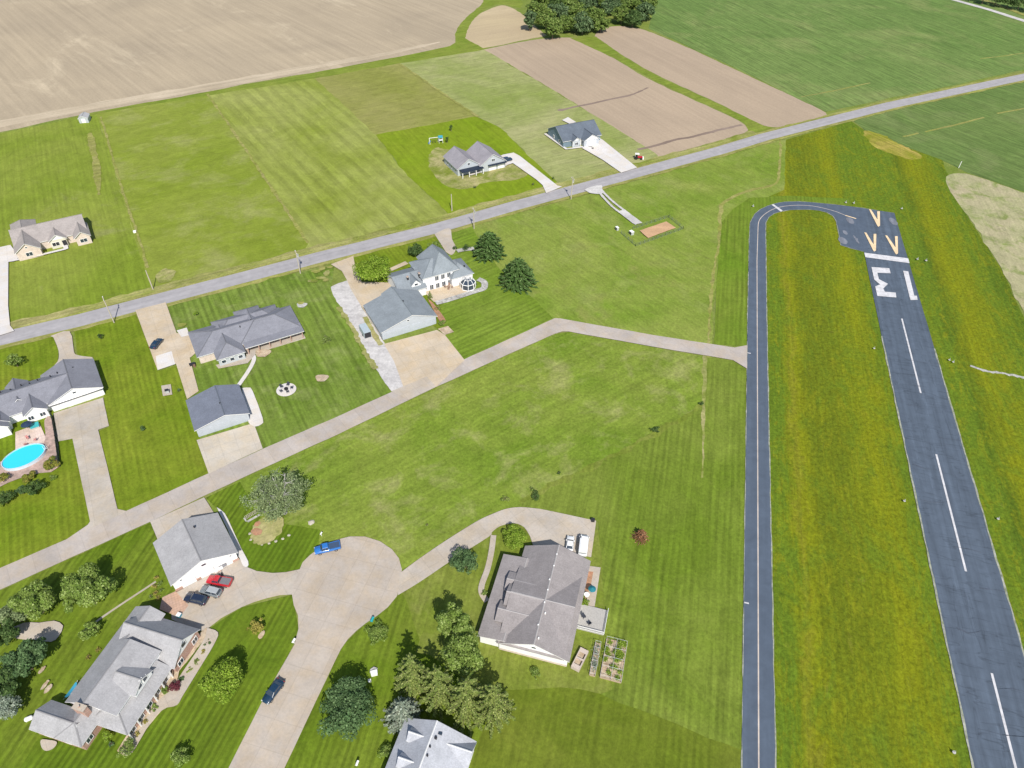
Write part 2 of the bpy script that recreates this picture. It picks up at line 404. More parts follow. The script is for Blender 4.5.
M['glass'] = glossy('window_glass', (.035,.05,.07), .08)
M['dark'] = plain('dark_metal', (.03,.03,.035), .5)
M['woodpole'] = plain('pole_wood', (.45,.40,.33), .9)
M['wood'] = plain('timber', (.42,.32,.22), .85, var=.2, vs=4)
M['greywood'] = plain('grey_decking', (.42,.40,.37), .85, var=.12, vs=4)
M['metal'] = plain('pale_metal', (.55,.56,.57), .4, metal=.3)

# ------------------------------------------------------------------ flat ground pieces
Z = [0.0]
NR = random.Random(3)
def sheet(name, pts, mat, jitter=0.0, world=False, kind='structure', label=None, step=3.0, cat=None):
    """a thin layer of the ground; each layer lies 3 mm above the one before"""
    P = [Vector(p) if world else G(*p) for p in pts]
    if jitter:
        Q = []
        for i, a in enumerate(P):
            b = P[(i+1) % len(P)]; n = max(1, min(60, int((b-a).length/step))); nn = Vector((-(b-a).y, (b-a).x)).normalized()
            ph = NR.random()*9
            for j in range(n):
                t = j/n; w = (math.sin(t*n*1.1+ph)+math.sin(t*n*.37+ph*2))*.4 + NR.uniform(-.5,.5)
                Q.append(a.lerp(b, t) + nn*w*jitter*(1 if 0 < j else .3))
        P = Q
    Z[0] += .003
    o = mesh_obj(name, [(p.x, p.y, Z[0]) for p in P], [tuple(range(len(P)))], mat)
    if o.data.polygons[0].normal.z < 0: o.data.flip_normals()
    if kind: o['kind'] = kind
    if label: tag(o, label, cat)
    return o
def strip(name, pts, width, mat, world=False, **k):
    P = [Vector(p) if world else G(*p) for p in pts]
    L, R = [], []
    for i, p in enumerate(P):
        d = (P[min(i+1, len(P)-1)] - P[max(i-1, 0)]).normalized(); n = Vector((-d.y, d.x))
        w = width[i] if isinstance(width, (list, tuple)) else width
        L.append(p + n*w/2); R.append(p - n*w/2)
    return sheet(name, L + R[::-1], mat, world=True, **k)
def smooth(pts, n=6, closed=False):
    out = []; N = len(pts)
    for i in range(N if closed else N-1):
        g = lambda j: Vector(pts[j % N] if closed else pts[max(0, min(N-1, j))])
        a, b, c, d = g(i-1), g(i), g(i+1), g(i+2)
        for k in range(n):
            t = k/n
            out.append(.5*((2*b) + (-a+c)*t + (2*a-5*b+4*c-d)*t*t + (-a+3*b-3*c+d)*t**3))
    if not closed: out.append(Vector(pts[-1]))
    return [tuple(v) for v in out]
def ell(cx, cy, a, b, ang=0, n=32):
    return [(cx + a*math.cos(t)*math.cos(ang) - b*math.sin(t)*math.sin(ang), cy + a*math.cos(t)*math.sin(ang) + b*math.sin(t)*math.cos(ang)) for t in [2*PI*i/n for i in range(n)]]

gp = mesh_obj('ground', [(-4000,-3000,0),(4000,-3000,0),(4000,5000,0),(-4000,5000,0)], [(0,1,2,3)], M['base']); gp['kind'] = 'structure'
# fields beyond the county road
sheet('bare_field', [(-260,200),(-120,150),(0,132),(96.4,111.7),(177.7,97.7),(260,81.5),(311,73.2),(380,60),(454.9,45.4),(456,32),(466,18),(481,5.9),(487,-4),(495,-30),(520,-70),(-200,-70)], M['soilA'], jitter=1.0, step=8)
sheet('grass_field', [(96.4,113),(208.8,94.3),(314,77.6),(399,63),(376,134.8),(400,167.4),(448,214.4),(448,221),(300,257),(160,293),(152,294),(121.8,195)], M['field_stripe'], jitter=.5)
sheet('grass_field', [(96.4,113),(207.5,93.6),(256,165),(308,244),(300,257),(160,293),(152,294),(121.8,195)], M['field_mid'], jitter=.4)
sheet('grass_field', [(-120,155),(0,133.5),(96.4,113),(121.8,195),(152,294),(100,309),(0,332),(-60,344)], M['field_left'], jitter=.4)
sheet('grass_field', [(314,77.6),(399,63.5),(478,117),(376,134.8)], M['field_olive'], jitter=.6)
sheet('grass_field', [(399,63),(440,55),(484,49.5),(584.4,109.2),(660.5,155.3),(690,154),(640,168),(563,188.8),(500,128),(476,116.5)], M['field_pale'], jitter=.8)
sheet('grass_bank', smooth([(60,121),(120,110),(208,95.5),(314,78.5),(399,63.5),(481,50.2),(484,47),(466,37),(478,15),(498,4),(520,8),(519,-2),(490,-6),(480,6),(462,22),(455,34),(450,46),(380,60),(311,73.4),(200,93),(100,111.5)], 3), M['bank'], jitter=.5)
sheet('bare_field', smooth([(465,38),(469,26),(479,14.5),(498,6),(508,6.5),(520,12.5),(533,24),(543.8,33.5),(545,36),(521,40.6),(502,45),(482.9,48.2)], 3), M['soilB'], jitter=.5)
sheet('bare_field', smooth([(484,49.6),(520,42),(545,38.6),(569,37.6),(585,41),(620,62),(655.4,82.5),(720,111.7),(744,124),(747.5,131),(733,136.6),(700,146),(661,156),(655,153),(620,131),(584.4,109.2),(530,76)], 3), M['soilC'], jitter=.4)
sheet('bare_field', smooth([(594.5,36.5),(600,29.5),(617.4,26),(636,28),(652.9,33),(690,48.5),(720,62.5),(770,86),(826,112.8),(814.8,119),(795,125),(779,127.2),(764,125.6),(740,115),(720,104),(663,78),(625,57)], 3), M['soilC'], jitter=.4)
strip('bare_field', smooth([(-120,146),(0,124),(96,106),(178,92),(240,81),(311,67),(380,55),(440,42)], 4), [9]*18+[8,8,7,7,6,6,5,4,3,2,1]+[1]*5, soil('soil_border', (.40,.33,.235), (.50,.42,.31), ang=wang((0,124),(240,81)), patch=.03, streak=.16), jitter=1.2, step=4)
strip('soil_crack', smooth([(558,110.6),(566,109),(576.8,106.4),(592,103.6),(607,100),(622,97),(634,94),(648,87.6)], 4), [1.2,2.4,3.0,2.0]+[1.7]*20+[1.2]*5, M['erosion'], jitter=.35, step=1.5)
strip('soil_crack', smooth([(637.7,149.7),(656,145.5),(675.7,139.6),(690,137.4),(700,134.8),(720,129.8),(742,124.8)], 4), 1.8, M['erosion'], jitter=.4, step=1.5)
sheet('grass_bank', [(570,38),(596,36.5),(625,57.5),(663,79),(720,104.5),(764,126),(779,128.2),(797,126),(770,134),(748,139),(735,140),(749,131),(744,122.6),(720,110.5),(655.4,81.4),(620,61)], M['bank'], jitter=.3)
sheet('crop_field', [(652,-60),(655,0),(649,29),(654,31),(720,61),(764,82),(826,112),(1024,70),(1300,12),(1200,-60)], M['crop'], jitter=.6, step=6)
sheet('crop_field', [(851.6,119),(866,132),(891,142),(941.8,160),(967,172.7),(1024,192),(1300,290),(1300,22),(1024,82)], M['crop2'], jitter=.5, step=5)
for a, b in (((852,118.5),(920,132)), ):
    pass
for pts, w in ((((801,97),(870,83)), .9), (((980,58.7),(1024,53)), .9), (((925,132),(984,117.5)), 1.1), (((997,113.5),(1040,105)), 1.1), (((1006,268),(1040,255)), .9), (((903,136.6),(918,133)), 1.2)):
    strip('tractor_track', [pts[0], ((pts[0][0]+pts[1][0])/2, (pts[0][1]+pts[1][1])/2+.4), pts[1]], w, M['verge'], jitter=.25, step=2)
sheet('grass_lawn', [(376,134.8),(476,116.5),(500,128),(563,188.8),(546,195),(452,219.5),(448,214),(400,167.4)], M['lawn_bright'], jitter=.5)
sheet('dry_lawn', smooth([(428,158),(436,148),(450,150),(500,155),(520,163),(528,174),(515,180),(490,182),(465,189),(446,186),(432,172)], 4, True), M['drylawn'], jitter=1.0, step=1.5)
# meadow south of the road
sheet('grass_field', [(470,226),(560,202),(640,180),(780,141),(790,140),(786,205),(750,207),(722,222),(714,300),(712,345),(660,336.9),(554.7,318.5),(464.5,360),(440,331),(470,300),(486,262)], M['north'], jitter=.5)
sheet('grass_field', [(786,140),(851,121),(866,132),(891,142),(941.8,160),(950,178),(953,190),(970,221),(988,248),(1001.6,270),(1015,299),(1024,318),(1140,560),(1300,900),(773,900),(768,420),(766,238),(766,222),(748,228),(750,205),(784,190)], M['air'], jitter=.4)
sheet('eroded_field', smooth([(945.5,181),(948,175.5),(957,173.5),(974.7,176),(1024,193),(1160,240),(1200,420),(1080,420),(1024,312),(1015,298),(1001.6,269),(988,247),(970,220),(956,200)], 3), M['eroded'], jitter=.8)
sheet('dry_patch', smooth([(864,131.5),(876,133),(892,140),(910,149),(922,157),(912,160),(898,156),(884,151),(872,145)], 4, True), grass('dry_orange', (.34,.26,.08), (.19,.20,.02), None, patch=.09, ang=wang((864,131),(922,157)), streak=.3, fine=.3, seed=30), jitter=1.4, step=1.2)
sheet('grass_strip', [(714,345),(716,290),(722,222),(733,209),(749,198),(790,196),(850,199),(852,206),(810,202.5),(784.4,202.2),(767.2,206.4),(754.7,214.2),(750,222.8),(749.2,238.4),(747,345.9)], M['strip'], jitter=.3)
strip('dirt_path', smooth([(780,140),(780,160),(778,180),(770,186),(745,192),(730,199),(721,208),(719,240),(714,270),(711,300),(709,326),(707,360),(705,385),(703,430)], 4), [.9]*12+[1.5]*14+[.9]*60, M['verge'], jitter=.5, step=1.5)
# the large lawn in the middle
sheet('grass_lawn', [(206,498),(239.6,480),(340,434.2),(435.3,388.1),(500,358.8),(554.7,334.5),(568.8,332.2),(660,348.6),(705,357),(704,404),(660,430),(600,462),(545,488),(530,505),(520,507),(506,509),(420,559),(402,575),(380,545),(340,540),(300,569.8),(257,571),(240,560)], M['centre'], jitter=.3)
sheet('grass_rows', [(705,357),(733,361),(747,370),(745,520),(741,768),(739,900),(520,900),(560,768),(600,640),(598,522),(560,512),(520,507),(530,498),(545,487),(600,461),(660,429),(704,403)], M['rows'], jitter=.4)
strip('dirt_track', smooth([(520,503),(545,489),(600,463),(660,431),(703,405)], 4), 1.3, M['lawn_pale'], jitter=.9, step=1.2)
strip('dirt_path', smooth([(705,356),(704,400),(703,440),(702,478)], 4), [1.3]*4+[.9]*3+[.5]*20, M['drylawn'], jitter=.3, step=1.2)
sheet('grass_lawn', [(598,530),(600,560),(597,640),(560,900),(268,900),(300,768),(345,648),(380,620),(402,590),(456,560),(480,535),(500,515),(540,512)], M['yard_street2'], jitter=.3)
sheet('grass_lawn', [(402,590),(456,560),(480,535),(500,515),(540,512),(598,530),(602,560),(608,640),(612,690),(600,694),(540,700),(480,690),(430,655),(400,650),(368,650),(352,640),(380,612)], M['lawn_pale'], jitter=.4)
sheet('grass_lawn', [(598,530),(602,560),(608,640),(612,690),(660,716),(742,748),(743,640),(745,520),(700,500)], M['rows'], jitter=.3) if False else None
sheet('grass_lawn', [(500,690),(560,688),(600,694),(660,718),(741,750),(739,900),(420,900),(470,760)], M['lawn_low'], jitter=.4)
# gardens on the left
sheet('grass_lawn', [(165,303),(262,280),(334,266),(331,290),(352,327),(372,362),(391,392.5),(340,416),(262,452),(210,474.5),(198,430),(187,398),(176,365),(177,333)], M['yard_perp'], jitter=.2)
sheet('grass_lawn', [(74,330),(135,313),(160,371),(178,366),(198,430),(210,474),(127,512),(118,510),(98,432),(109,427),(98,362),(78,356)], M['yard_left'], jitter=.2)
sheet('grass_lawn', [(-80,352),(0,345),(52,335.5),(58.6,351),(58,363),(78,370),(60,442),(-80,445)], M['yard_left'], jitter=.2)
sheet('grass_lawn', [(-80,440),(60,440),(73,439),(90.6,522.3),(67.2,540),(0,569),(-60,592)], M['yard_left'], jitter=.2)
sheet('grass_lawn', [(-80,625),(0,591),(112,540),(151,523),(157,540),(176,592),(190,620),(80,745),(40,745),(-80,900)], M['yard_street2'], jitter=.2)
sheet('grass_lawn', [(206,498),(226,516),(246,566),(257,571.8),(272.8,573.8),(300,569.8),(318,550),(320,530),(262,520),(240,482)], M['yard_street'], jitter=.2)
sheet('grass_lawn', [(208.4,630),(241.6,608),(292.3,595.2),(298.7,629.7),(287,659),(229.3,768),(160,900),(-60,900),(36,742),(60,722),(160,640),(200,636)], M['yard_street'], jitter=.2)
sheet('grass_lawn', [(358,631),(343.4,645.3),(333,665),(285,768),(255,840),(380,840),(400,700),(420,640),(402,592)], M['yard_street2'], jitter=.2)
sheet('grass_lawn', [(353.2,256.9),(432,235),(436,236),(445,250),(440,331),(400,300),(362,283)], M['yard_left'], jitter=.15)
sheet('grass_lawn', [(445,250),(449.5,229),(470,224),(480,240),(500,270),(535,300),(553,318.5),(500,343.9),(464.5,360),(440,331)], grass('lawn_villa', (.118,.180,.018), (.155,.210,.032), None, patch=.04, ang=A_LANE, stripe=.09, sw=.9, streak=.16, fine=.24, seed=21), jitter=.3)

strip('dirt_path', smooth([(90,133),(93,150),(97,168),(99,195)], 4), [1.2,2,3,3.4,3,2.4,2,3,3.4,3,2.4,1.6,1.2], M['verge'], jitter=.5, step=1.5)
strip('tractor_track', smooth([(101,117),(112,155),(124,195),(138,235),(148,268)], 4), .9, M['verge'], jitter=.35, step=1.5)
strip('tractor_track', smooth([(207.5,94),(256,165),(308,243)], 6), 1.1, M['verge'], jitter=.4, step=1.5)
strip('tractor_track', smooth([(399,63.5),(438,90),(478,117)], 6), 1.6, M['verge'], jitter=.5, step=1.5)
sheet('dry_patch', smooth([(156,275),(166,269),(176,272),(170,281),(160,283)], 4, True), M['drylawn'], jitter=1.2, step=1)
strip('dirt_path', smooth([(970,366),(985,371),(1005,374),(1030,379)], 4), .8, M['stones'], jitter=.4, step=.6)
strip('grass_strip', smooth([(1,541-2),(60,520)], 2), .5, M['yard_left']) if False else None
strip('kerb_strip', [(83,632),(112,611),(156,582)], .5, M['conc_old'], jitter=.1)
# county road
RT = [(-60,351),(0,334),(80,316.2),(160,294.8),(260,268.7),(320,253),(440,223.2),(520,200.4),(620,173.8),(720,147),(764,133.8),(891,101.5),(1024,73.4),(1150,48)]
RB = [(-60,361),(0,345),(80,325),(160,304.2),(260,278),(320,262),(440,232),(520,208.8),(620,181.6),(720,154.4),(764,140.9),(891,109.2),(1024,80.8),(1150,54)]
RC = [(G(*a)+G(*b))/2 for a, b in zip(RT, RB)]
strip('road_verge', [tuple(p) for p in RC], 10.8, M['verge'], world=True, jitter=.45, step=2)
for (a, b, off) in ((RC[2], RC[5], 8.5), (RC[5], RC[8], 8.2)):
    pass
NN = [Vector((-(b-a).y,(b-a).x)).normalized() for a, b in zip(RC, RC[1:])]; NN.append(NN[-1])
strip('road_verge', [tuple(p+n*6.3) for p, n in zip(RC[:-3], NN)], 3.4, grass('verge_north', (.17,.20,.035), (.31,.28,.13), None, patch=.06, ang=A_ROAD, streak=.25, fine=.3, seed=23), world=True, jitter=.8, step=2)
strip('road', [tuple(p) for p in RC], 7.0, M['road'], world=True, jitter=.06, step=4)
strip('road', [(940,-8),(952,-0.5),(988,9.5),(1024,21),(1100,46)], 5.0, M['gravel'], jitter=.2)
strip('road_verge', [(962,-6),(988,1.5),(1024,15),(1100,40)], 4.0, M['verge'], jitter=.3)

# airport pavement, in the airport's own along / across coordinates
DV = Vector((math.sin(RD(13.27)), math.cos(RD(13.27)))); NV = Vector((DV.y, -DV.x))
def AP(s, o): p = DV*s + NV*o; return (p.x, p.y)
RO, TO, S0 = 80.42, 34.55, 209.5
inner = [(765.8,245),(765.6,230),(765.8,222.8),(768.8,217.6),(774,214),(781.3,211.9),(790,210.4),(800,210),(810,210),(818.8,210.8),(827,213),(832.8,216.5),(835.9,221.3),(838.5,234),(840.6,245.5),(850,248.6),(863.6,252)]
outer = [(748.9,245),(749.2,234),(750,222.8),(754.7,214.2),(760,209.8),(767.2,206.4),(775,203.8),(784.4,202.2),(797,201.8),(809.4,202.5),(834.4,204.8),(860,208),(894.2,213.4)]
rwL = [AP(s, RO-7.61) for s in (240, 0, -200)]; rwR = [AP(s, RO+7.61) for s in (0, 240)]
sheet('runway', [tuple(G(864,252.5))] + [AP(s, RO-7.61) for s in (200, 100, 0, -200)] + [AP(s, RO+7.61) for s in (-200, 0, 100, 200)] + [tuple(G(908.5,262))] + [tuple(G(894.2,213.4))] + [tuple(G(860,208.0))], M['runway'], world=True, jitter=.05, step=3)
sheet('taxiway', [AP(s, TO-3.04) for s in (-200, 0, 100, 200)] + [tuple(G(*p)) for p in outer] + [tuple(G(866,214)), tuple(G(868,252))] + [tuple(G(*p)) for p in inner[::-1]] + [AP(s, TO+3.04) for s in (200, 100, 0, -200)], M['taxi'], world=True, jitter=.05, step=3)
strip('centreline_marking', [AP(s, TO) for s in (-200, 0, 100, 200, 232)] + [tuple(G(*p)) for p in smooth([(757.8,229),(759.4,220.2),(767.2,212.7),(778,207.9),(793.8,205.7),(812.5,206.4),(832.8,211),(845.3,215.8)], 4)[1:]], .26, plain('taxi_line', (.50,.43,.37), .7, var=.2, vs=.3), world=True)
strip('centreline_marking', [(845.3,215.8),(850,217.2),(856,219)], .6, M['cream'])
sheet('hold_marking', [(771.3,205),(773.2,204.4),(782.6,211),(780.8,212)], M['white'])
for o_ in (RO-7.6, RO+7.6): strip('pavement_edge', [AP(s, o_) for s in (198 if o_ < RO else 196, 100, 0, -200)], .38, M['edge'], world=True, jitter=.12, step=.9)
strip('pavement_edge', [AP(s, TO-3.06) for s in (-200, 0, 100, 200)] + [tuple(G(*p)) for p in outer], .14, M['edge'], world=True, jitter=.10, step=.9)
strip('pavement_edge', [AP(s, TO+3.04) for s in (-200, 0, 100, 200)] + [tuple(G(*p)) for p in inner], .22, M['edge'], world=True, jitter=.10, step=.9)
for k in range(6):
    s1 = S0 - 60.96*k
    sheet('runway_stripe', [AP(s1, RO-.24), AP(s1, RO+.24), AP(s1-36.58, RO+.24), AP(s1-36.58, RO-.24)], M['white'], world=True)
z8 = lambda *p: [(820+a/5.12, 190+b/5.12) for a, b in p]
WORN = asphalt('worn_asphalt', (.17,.18,.21), A_TAXI, .3, .1)
DARKP = asphalt('sealed_asphalt', (.066,.080,.108), A_TAXI, .2, .2)
for px, py, a_, b_ in ((842.5,241,1.6,2.6),(845,233,.8,1.6),(850,221,1.4,2.6),(893,222,1.4,3.0),(856,240,.5,3.2)):
    c = G(px, py); sheet('worn_patch', [(c.x+a_*math.cos(t), c.y+b_*math.sin(t)) for t in [i*PI/8 for i in range(16)]], WORN, world=True, jitter=.5, step=.6)
rs = random.Random(11)
for i in range(16):
    s_ = 190 - i*11.5 - rs.uniform(0,5); o_ = RO + rs.uniform(-7,2); w_ = rs.uniform(3,9)
    strip('sealed_crack', [AP(s_, o_), AP(s_+rs.uniform(-.8,.8), o_+w_*.5), AP(s_+rs.uniform(-.8,.8), min(RO+7.4, o_+w_))], .13, DARKP, world=True, jitter=.15, step=.7)

sheet('threshold_bar', z8((225,324),(450,353),(457,378),(231,347)), M['white'])
for arm in (((246,105),(264,103),(300,172),(296,192),(288,190)), ):
    pass
def chevron(L, T, R):
    # two arms meeting at the tip
    (lx, ly), (tx, ty), (rx, ry) = L, T, R
    sheet('chevron_marking', z8((lx-6,ly-2),(lx+5,ly),(tx+1,ty-26),(tx-1,ty+2),(tx-7,ty-6)), M['cream'])
    sheet('chevron_marking', z8((rx-7,ry),(rx+7,ry),(tx+8,ty-4),(tx-3,ty+2),(tx-4,ty-22)), M['cream'])
chevron((255,103),(298,190),(298,112)); chevron((231,222),(277,317),(280,228)); chevron((338,237),(390,332),(389,240))
sheet('runway_number', z8((262,398),(353,404),(360,430),(292,427),(300,460),(346,484),(322,508),(330,524),(386,529),(389,554),(292,546),(281,497),(306,487),(276,462)), M['white'])
sheet('runway_number', z8((424,417),(450,420),(481,545),(494,545),(498,566),(462,567),(458,556)), M['white'])
for s in (178, 91): 
    sheet('edge_marking', [AP(s, TO-3.0), AP(s, TO-2.0), AP(s-.35, TO-2.0), AP(s-.35, TO-3.0)], M['white'], world=True)

# lanes, streets and drives
sheet('lane', [(-60,592),(0,569),(67.2,540),(90.6,524),(127,511.6),(195.7,480),(268,447.5),(340,416.3),(391.6,392.8),(464.5,360),(500,343.9),(554.7,318.9),(560,319.2),(660,336.9),(734.4,348.3),(746.9,345.9),(746.9,369.4),(732.8,360.8),(660,348.6),(568.8,332.2),(562,332.2),(554.7,334.5),(500,358.8),(435.3,388.1),(340,434.2),(239.6,480),(150,522.8),(112,540),(0,590.8),(-60,616)], M['conc_lane'], jitter=.07, step=3)
cul = [(300,569.8),(303,563),(310,556),(322,547),(335,541),(350,537.3),(365,537.3),(380,542),(392,550),(399,559),(402,570),(401.5,583),(397,597),(388,608),(378,616),(366,624),(357,631),(348,640),(341,650),(333.7,665),(320,694),(285,768),(240,860),(180,860),(229.3,768),(261.6,704),(287,659),(294.8,645.3),(298.7,629.7),(298.3,616),(294,606),(292.3,595.2),(293.5,583)]
sheet('street', cul, M['conc_cul'], jitter=.04, step=3)
sheet('driveway', [(172,600),(177,593),(240,560),(247.4,567.9),(257,571.8),(272.8,573.8),(286,573),(301,569.8),(294,583),(293,595.2),(280,596),(267,599),(254,603),(241.6,608),(222,618.7),(206,631),(196,632),(172,620)], M['conc_drive'], jitter=.04)
sheet('driveway', [(150.7,522.5),(204.5,498.2),(218,520),(160,545)], M['conc_drive'], jitter=.03)
sheet('patio', [(163,598),(176,592),(189,606),(180,618),(160,610)], M['brickpave'])
sheet('path', smooth([(217,508),(225,514),(232,528),(241.5,549),(248.5,562),(247.8,567.5),(243.5,566.5),(240.5,560),(236,552),(228,530)], 2), M['conc_white'])
sheet('driveway', smooth([(400,574),(420,559),(448,540),(475.9,522.6),(490.9,515.4),(506,509.7),(521,508),(540,509.7)], 4) + [(596,521.5),(591,558),(560,552),(533,546),(530,537)] + smooth([(530,537),(524,528),(514,524),(500,527),(492,533),(488.7,537.6),(456.5,558),(420,582.7),(398,596)], 3)[1:], M['conc_drive'], jitter=.03)
strip('path', smooth([(493.5,536),(491.5,552),(487.5,570),(482,585),(481.8,594),(487,602)], 4), 1.3, M['conc_drive'])
z6 = lambda *p: [(420+a/4.6545, 500+b/4.6545) for a, b in p]
sheet('path', z6((785,310),(840,318),(812,500),(775,495)), M['conc_drive'])
sheet('planting_bed', z6((780,335),(806,338),(795,400),(768,470),(765,440)), M['redmulch'])
# second house and pool yard
sheet('driveway', [(53.7,414),(103.5,398.4),(109.4,426.7),(98.6,430.6),(118,509.8),(128,512),(118,517),(84,532),(90.6,522.3),(73,439.6),(58.6,442.3)], M['conc_old'], jitter=.05)
sheet('driveway', smooth([(51,337),(70,332),(74.2,351.5),(78,356),(92.8,358)],3) + [(95,364),(44,380)] + smooth([(47,373),(58,362.5),(59,351.5),(53.7,338)],3), M['conc_drive'], jitter=.04)
sheet('patio', [(16,433),(40,424),(47,440),(50,450),(30,450),(16,452)], concrete('pink_patio', (.62,.50,.44), RD(34), joint=1.2, stain=.2))
sheet('paving', smooth([(-20,503),(0,488),(18,480),(40,474),(60,467),(53,420),(45,421),(46,440),(38,448),(10,458),(-20,474)], 2), M['paver'], jitter=.15, step=1)
# third house
sheet('driveway', [(135.6,311),(166,303.2),(177,334),(192,333),(200,350),(191.3,358),(176.6,364.5),(158,370.8)], M['conc_warm'], jitter=.04)
sheet('driveway', [(156,357),(172,352),(175.5,365),(158,371)], M['conc_white'], jitter=.02)
sheet('driveway', [(176.4,364.5),(190,358.5),(199,392),(187.4,400)], M['conc_warm'], jitter=.03)
sheet('driveway', [(197,441),(254,424),(263,449.4),(209,474.5)], concrete('garage_apron', (.50,.45,.38), RD(30), joint=4, stain=.15), jitter=.03)
sheet('patio', smooth([(242,389),(249,388.5),(253,392),(263,419),(262,425),(255,427.5),(249,424)], 2), M['conc_white'])
strip('path', smooth([(251.5,353),(254.3,359),(252,366),(246,376),(239,386)], 4), 1.2, M['conc_white'])
sheet('patio', [(216,366),(247,357),(250,352),(303,335),(304,338),(256,355),(248,364),(219,369.6)], M['conc_drive'])
sheet('patio', [tuple(G(286.6,390.6) + Vector((2.75*math.cos(t*PI/16), 2.75*math.sin(t*PI/16)))) for t in range(32)], M['conc_white'], world=True)
sheet('patio', [(197,351),(207,347.5),(213,356),(203,361)], M['conc_white'])
sheet('patio', [(177,331.5),(187,328.5),(190,336),(182,338)], M['conc_white'])
sheet('equipment_pad', [(161.6,386.7),(171.2,385.1),(172.7,395.5),(163.4,397)], M['conc_drive'])
for (px, py, r, mt) in ((263,354,2.2,'mulch'),(182,326,1.3,'verge'),(322,379,1.8,'mulch'),(302,306,1.6,'stones'),(301,304,1.0,'verge')):
    c = G(px, py); sheet('planting_bed', [(c.x + r*(1+.2*math.sin(3*t))*math.cos(t), c.y + r*(1+.2*math.cos(2*t))*math.sin(t)) for t in [i*PI/8 for i in range(16)]], M[mt], world=True, jitter=.1, step=.6)
for px, py, a_, b_ in ((316,272,1.6,1.0),(322,269,1.3,1.6),(327,274,1.2,1.8),(321,279,1.8,1.0),(313,282,1.7,.9),(326,281,1.0,1.0),(330,268,1.2,.8)):
    c = G(px, py); sheet('planting_bed', [(c.x+a_*math.cos(t), c.y+b_*math.sin(t)) for t in [i*PI/7 for i in range(14)]], M['drylawn'] if px % 2 else M['verge'], world=True, jitter=.9, step=.5)
# fourth house
sheet('gravel_yard', smooth([(331,288),(347,281.5),(351,290),(366,315),(381,338),(394,360),(408,385),(391.6,392.5),(371,360),(351,325),(333,296)], 2), M['gravel'], jitter=.25, step=1.2)
sheet('driveway', [(331,265.2),(353.4,257),(355,266),(362,283),(388,283.5),(400,292),(366,307),(372,322),(385,345),(394,360),(381,338),(366,315),(351,290),(347,281),(342,272)], M['conc_warm'], jitter=.05)
sheet('driveway', [(384,345),(437,331),(445,336),(464.5,361),(436,388),(408,400),(394,362)], M['conc_warm'], jitter=.04)
sheet('driveway', [(408,400.6),(391.6,392.3),(427,377.5),(436,388)], M['conc_white'] if False else M['conc_drive'])
sheet('driveway', smooth([(434.5,235),(449.5,229),(452,240),(456,249),(452,256),(446,253)], 3), M['conc_drive'])
strip('path', smooth([(457,252),(464,250.5),(474,249.5)], 3), 2.2, M['stones'])
sheet('patio', [(417,286),(440,280),(472,282),(474,292),(462,297),(445,302),(434,303)], M['conc_warm'])
strip('stone_border', smooth([(436,304),(446,301.5),(462,296.5),(476,292),(484,289),(484,283),(478,280)], 4), 2.2, M['stones'], jitter=.15, step=.8)
strip('path', [(382,268),(390,271),(407,263.5)], 2.0, M['conc_warm'])
sheet('planting_bed', smooth([(428,300),(433,304),(441,314),(446,322),(442,325),(436,316)], 2), M['redmulch'])
sheet('planting_bed', [(438,330),(448,327),(454,333),(445,336)], M['mulch'])
strip('dirt_strip', smooth([(365,318),(372,332),(381,346)], 2), 1.6, M['drylawn'], jitter=.2, step=.7)
strip('dirt_strip', smooth([(338,308),(350,325),(362,347),(376,370)], 3), 1.4, M['drylawn'], jitter=.5, step=.7)
# far houses
sheet('driveway', [(498,158),(503,155.6),(513.6,153.5),(520,157),(557.3,186.5),(562,187.5),(546.2,194.2),(542.5,186),(536.3,180.5),(512.8,164),(505.8,166.4)], M['conc_white'])
strip('path', [(470,175.8),(480,172.6),(506,166)], 1.4, M['conc_white'])
sheet('driveway', [(582,149),(598,138),(603,141),(637,168.6),(621,173.6),(602.5,160.7)], M['conc_white'])
strip('path', [(545,134.5),(566.4,150),(583,147.6)], 1.3, M['conc_white'])
sheet('patio', [(562,121),(568,118),(576,123),(570,125)], M['conc_white'])
sheet('driveway', [(-20,252),(0,248.3),(11,246),(20,258),(14.6,262.3),(9,263),(8.8,307),(10.7,326.7),(15,332),(-8,339.5),(-6,300)], M['conc_white'])
strip('path', [(15,261.2),(40,256.2),(66.5,249.8)], 1.2, M['conc_white'])
sheet('patio', [(61,243),(67,241.5),(69,249.5),(65,251)], M['conc_white'])
sheet('gravel_track', smooth([(584.2,191),(590,188),(601.4,185.8),(602,190),(604,194),(597,195),(590,194)], 2), M['gravel'], jitter=.2, step=1)
strip('gravel_track', smooth([(597,191),(604,199),(612,207.5),(622,215),(634,224.4)], 3), 1.0, M['gravel'], jitter=.12, step=1)
strip('gravel_track', smooth([(601,190.5),(609,199),(619,207.5),(629,215),(641,224)], 3), 1.0, M['gravel'], jitter=.12, step=1)
sheet('gravel_track', [(619,212),(623,210.6),(642,223.8),(635,225.8)], M['gravel'], jitter=.15, step=1)
sheet('sand_bed', [(46.8,236.3),(49.3,231.1),(60.9,239.1),(57.9,243.7)], M['sand'], world=True, jitter=.08, step=1)
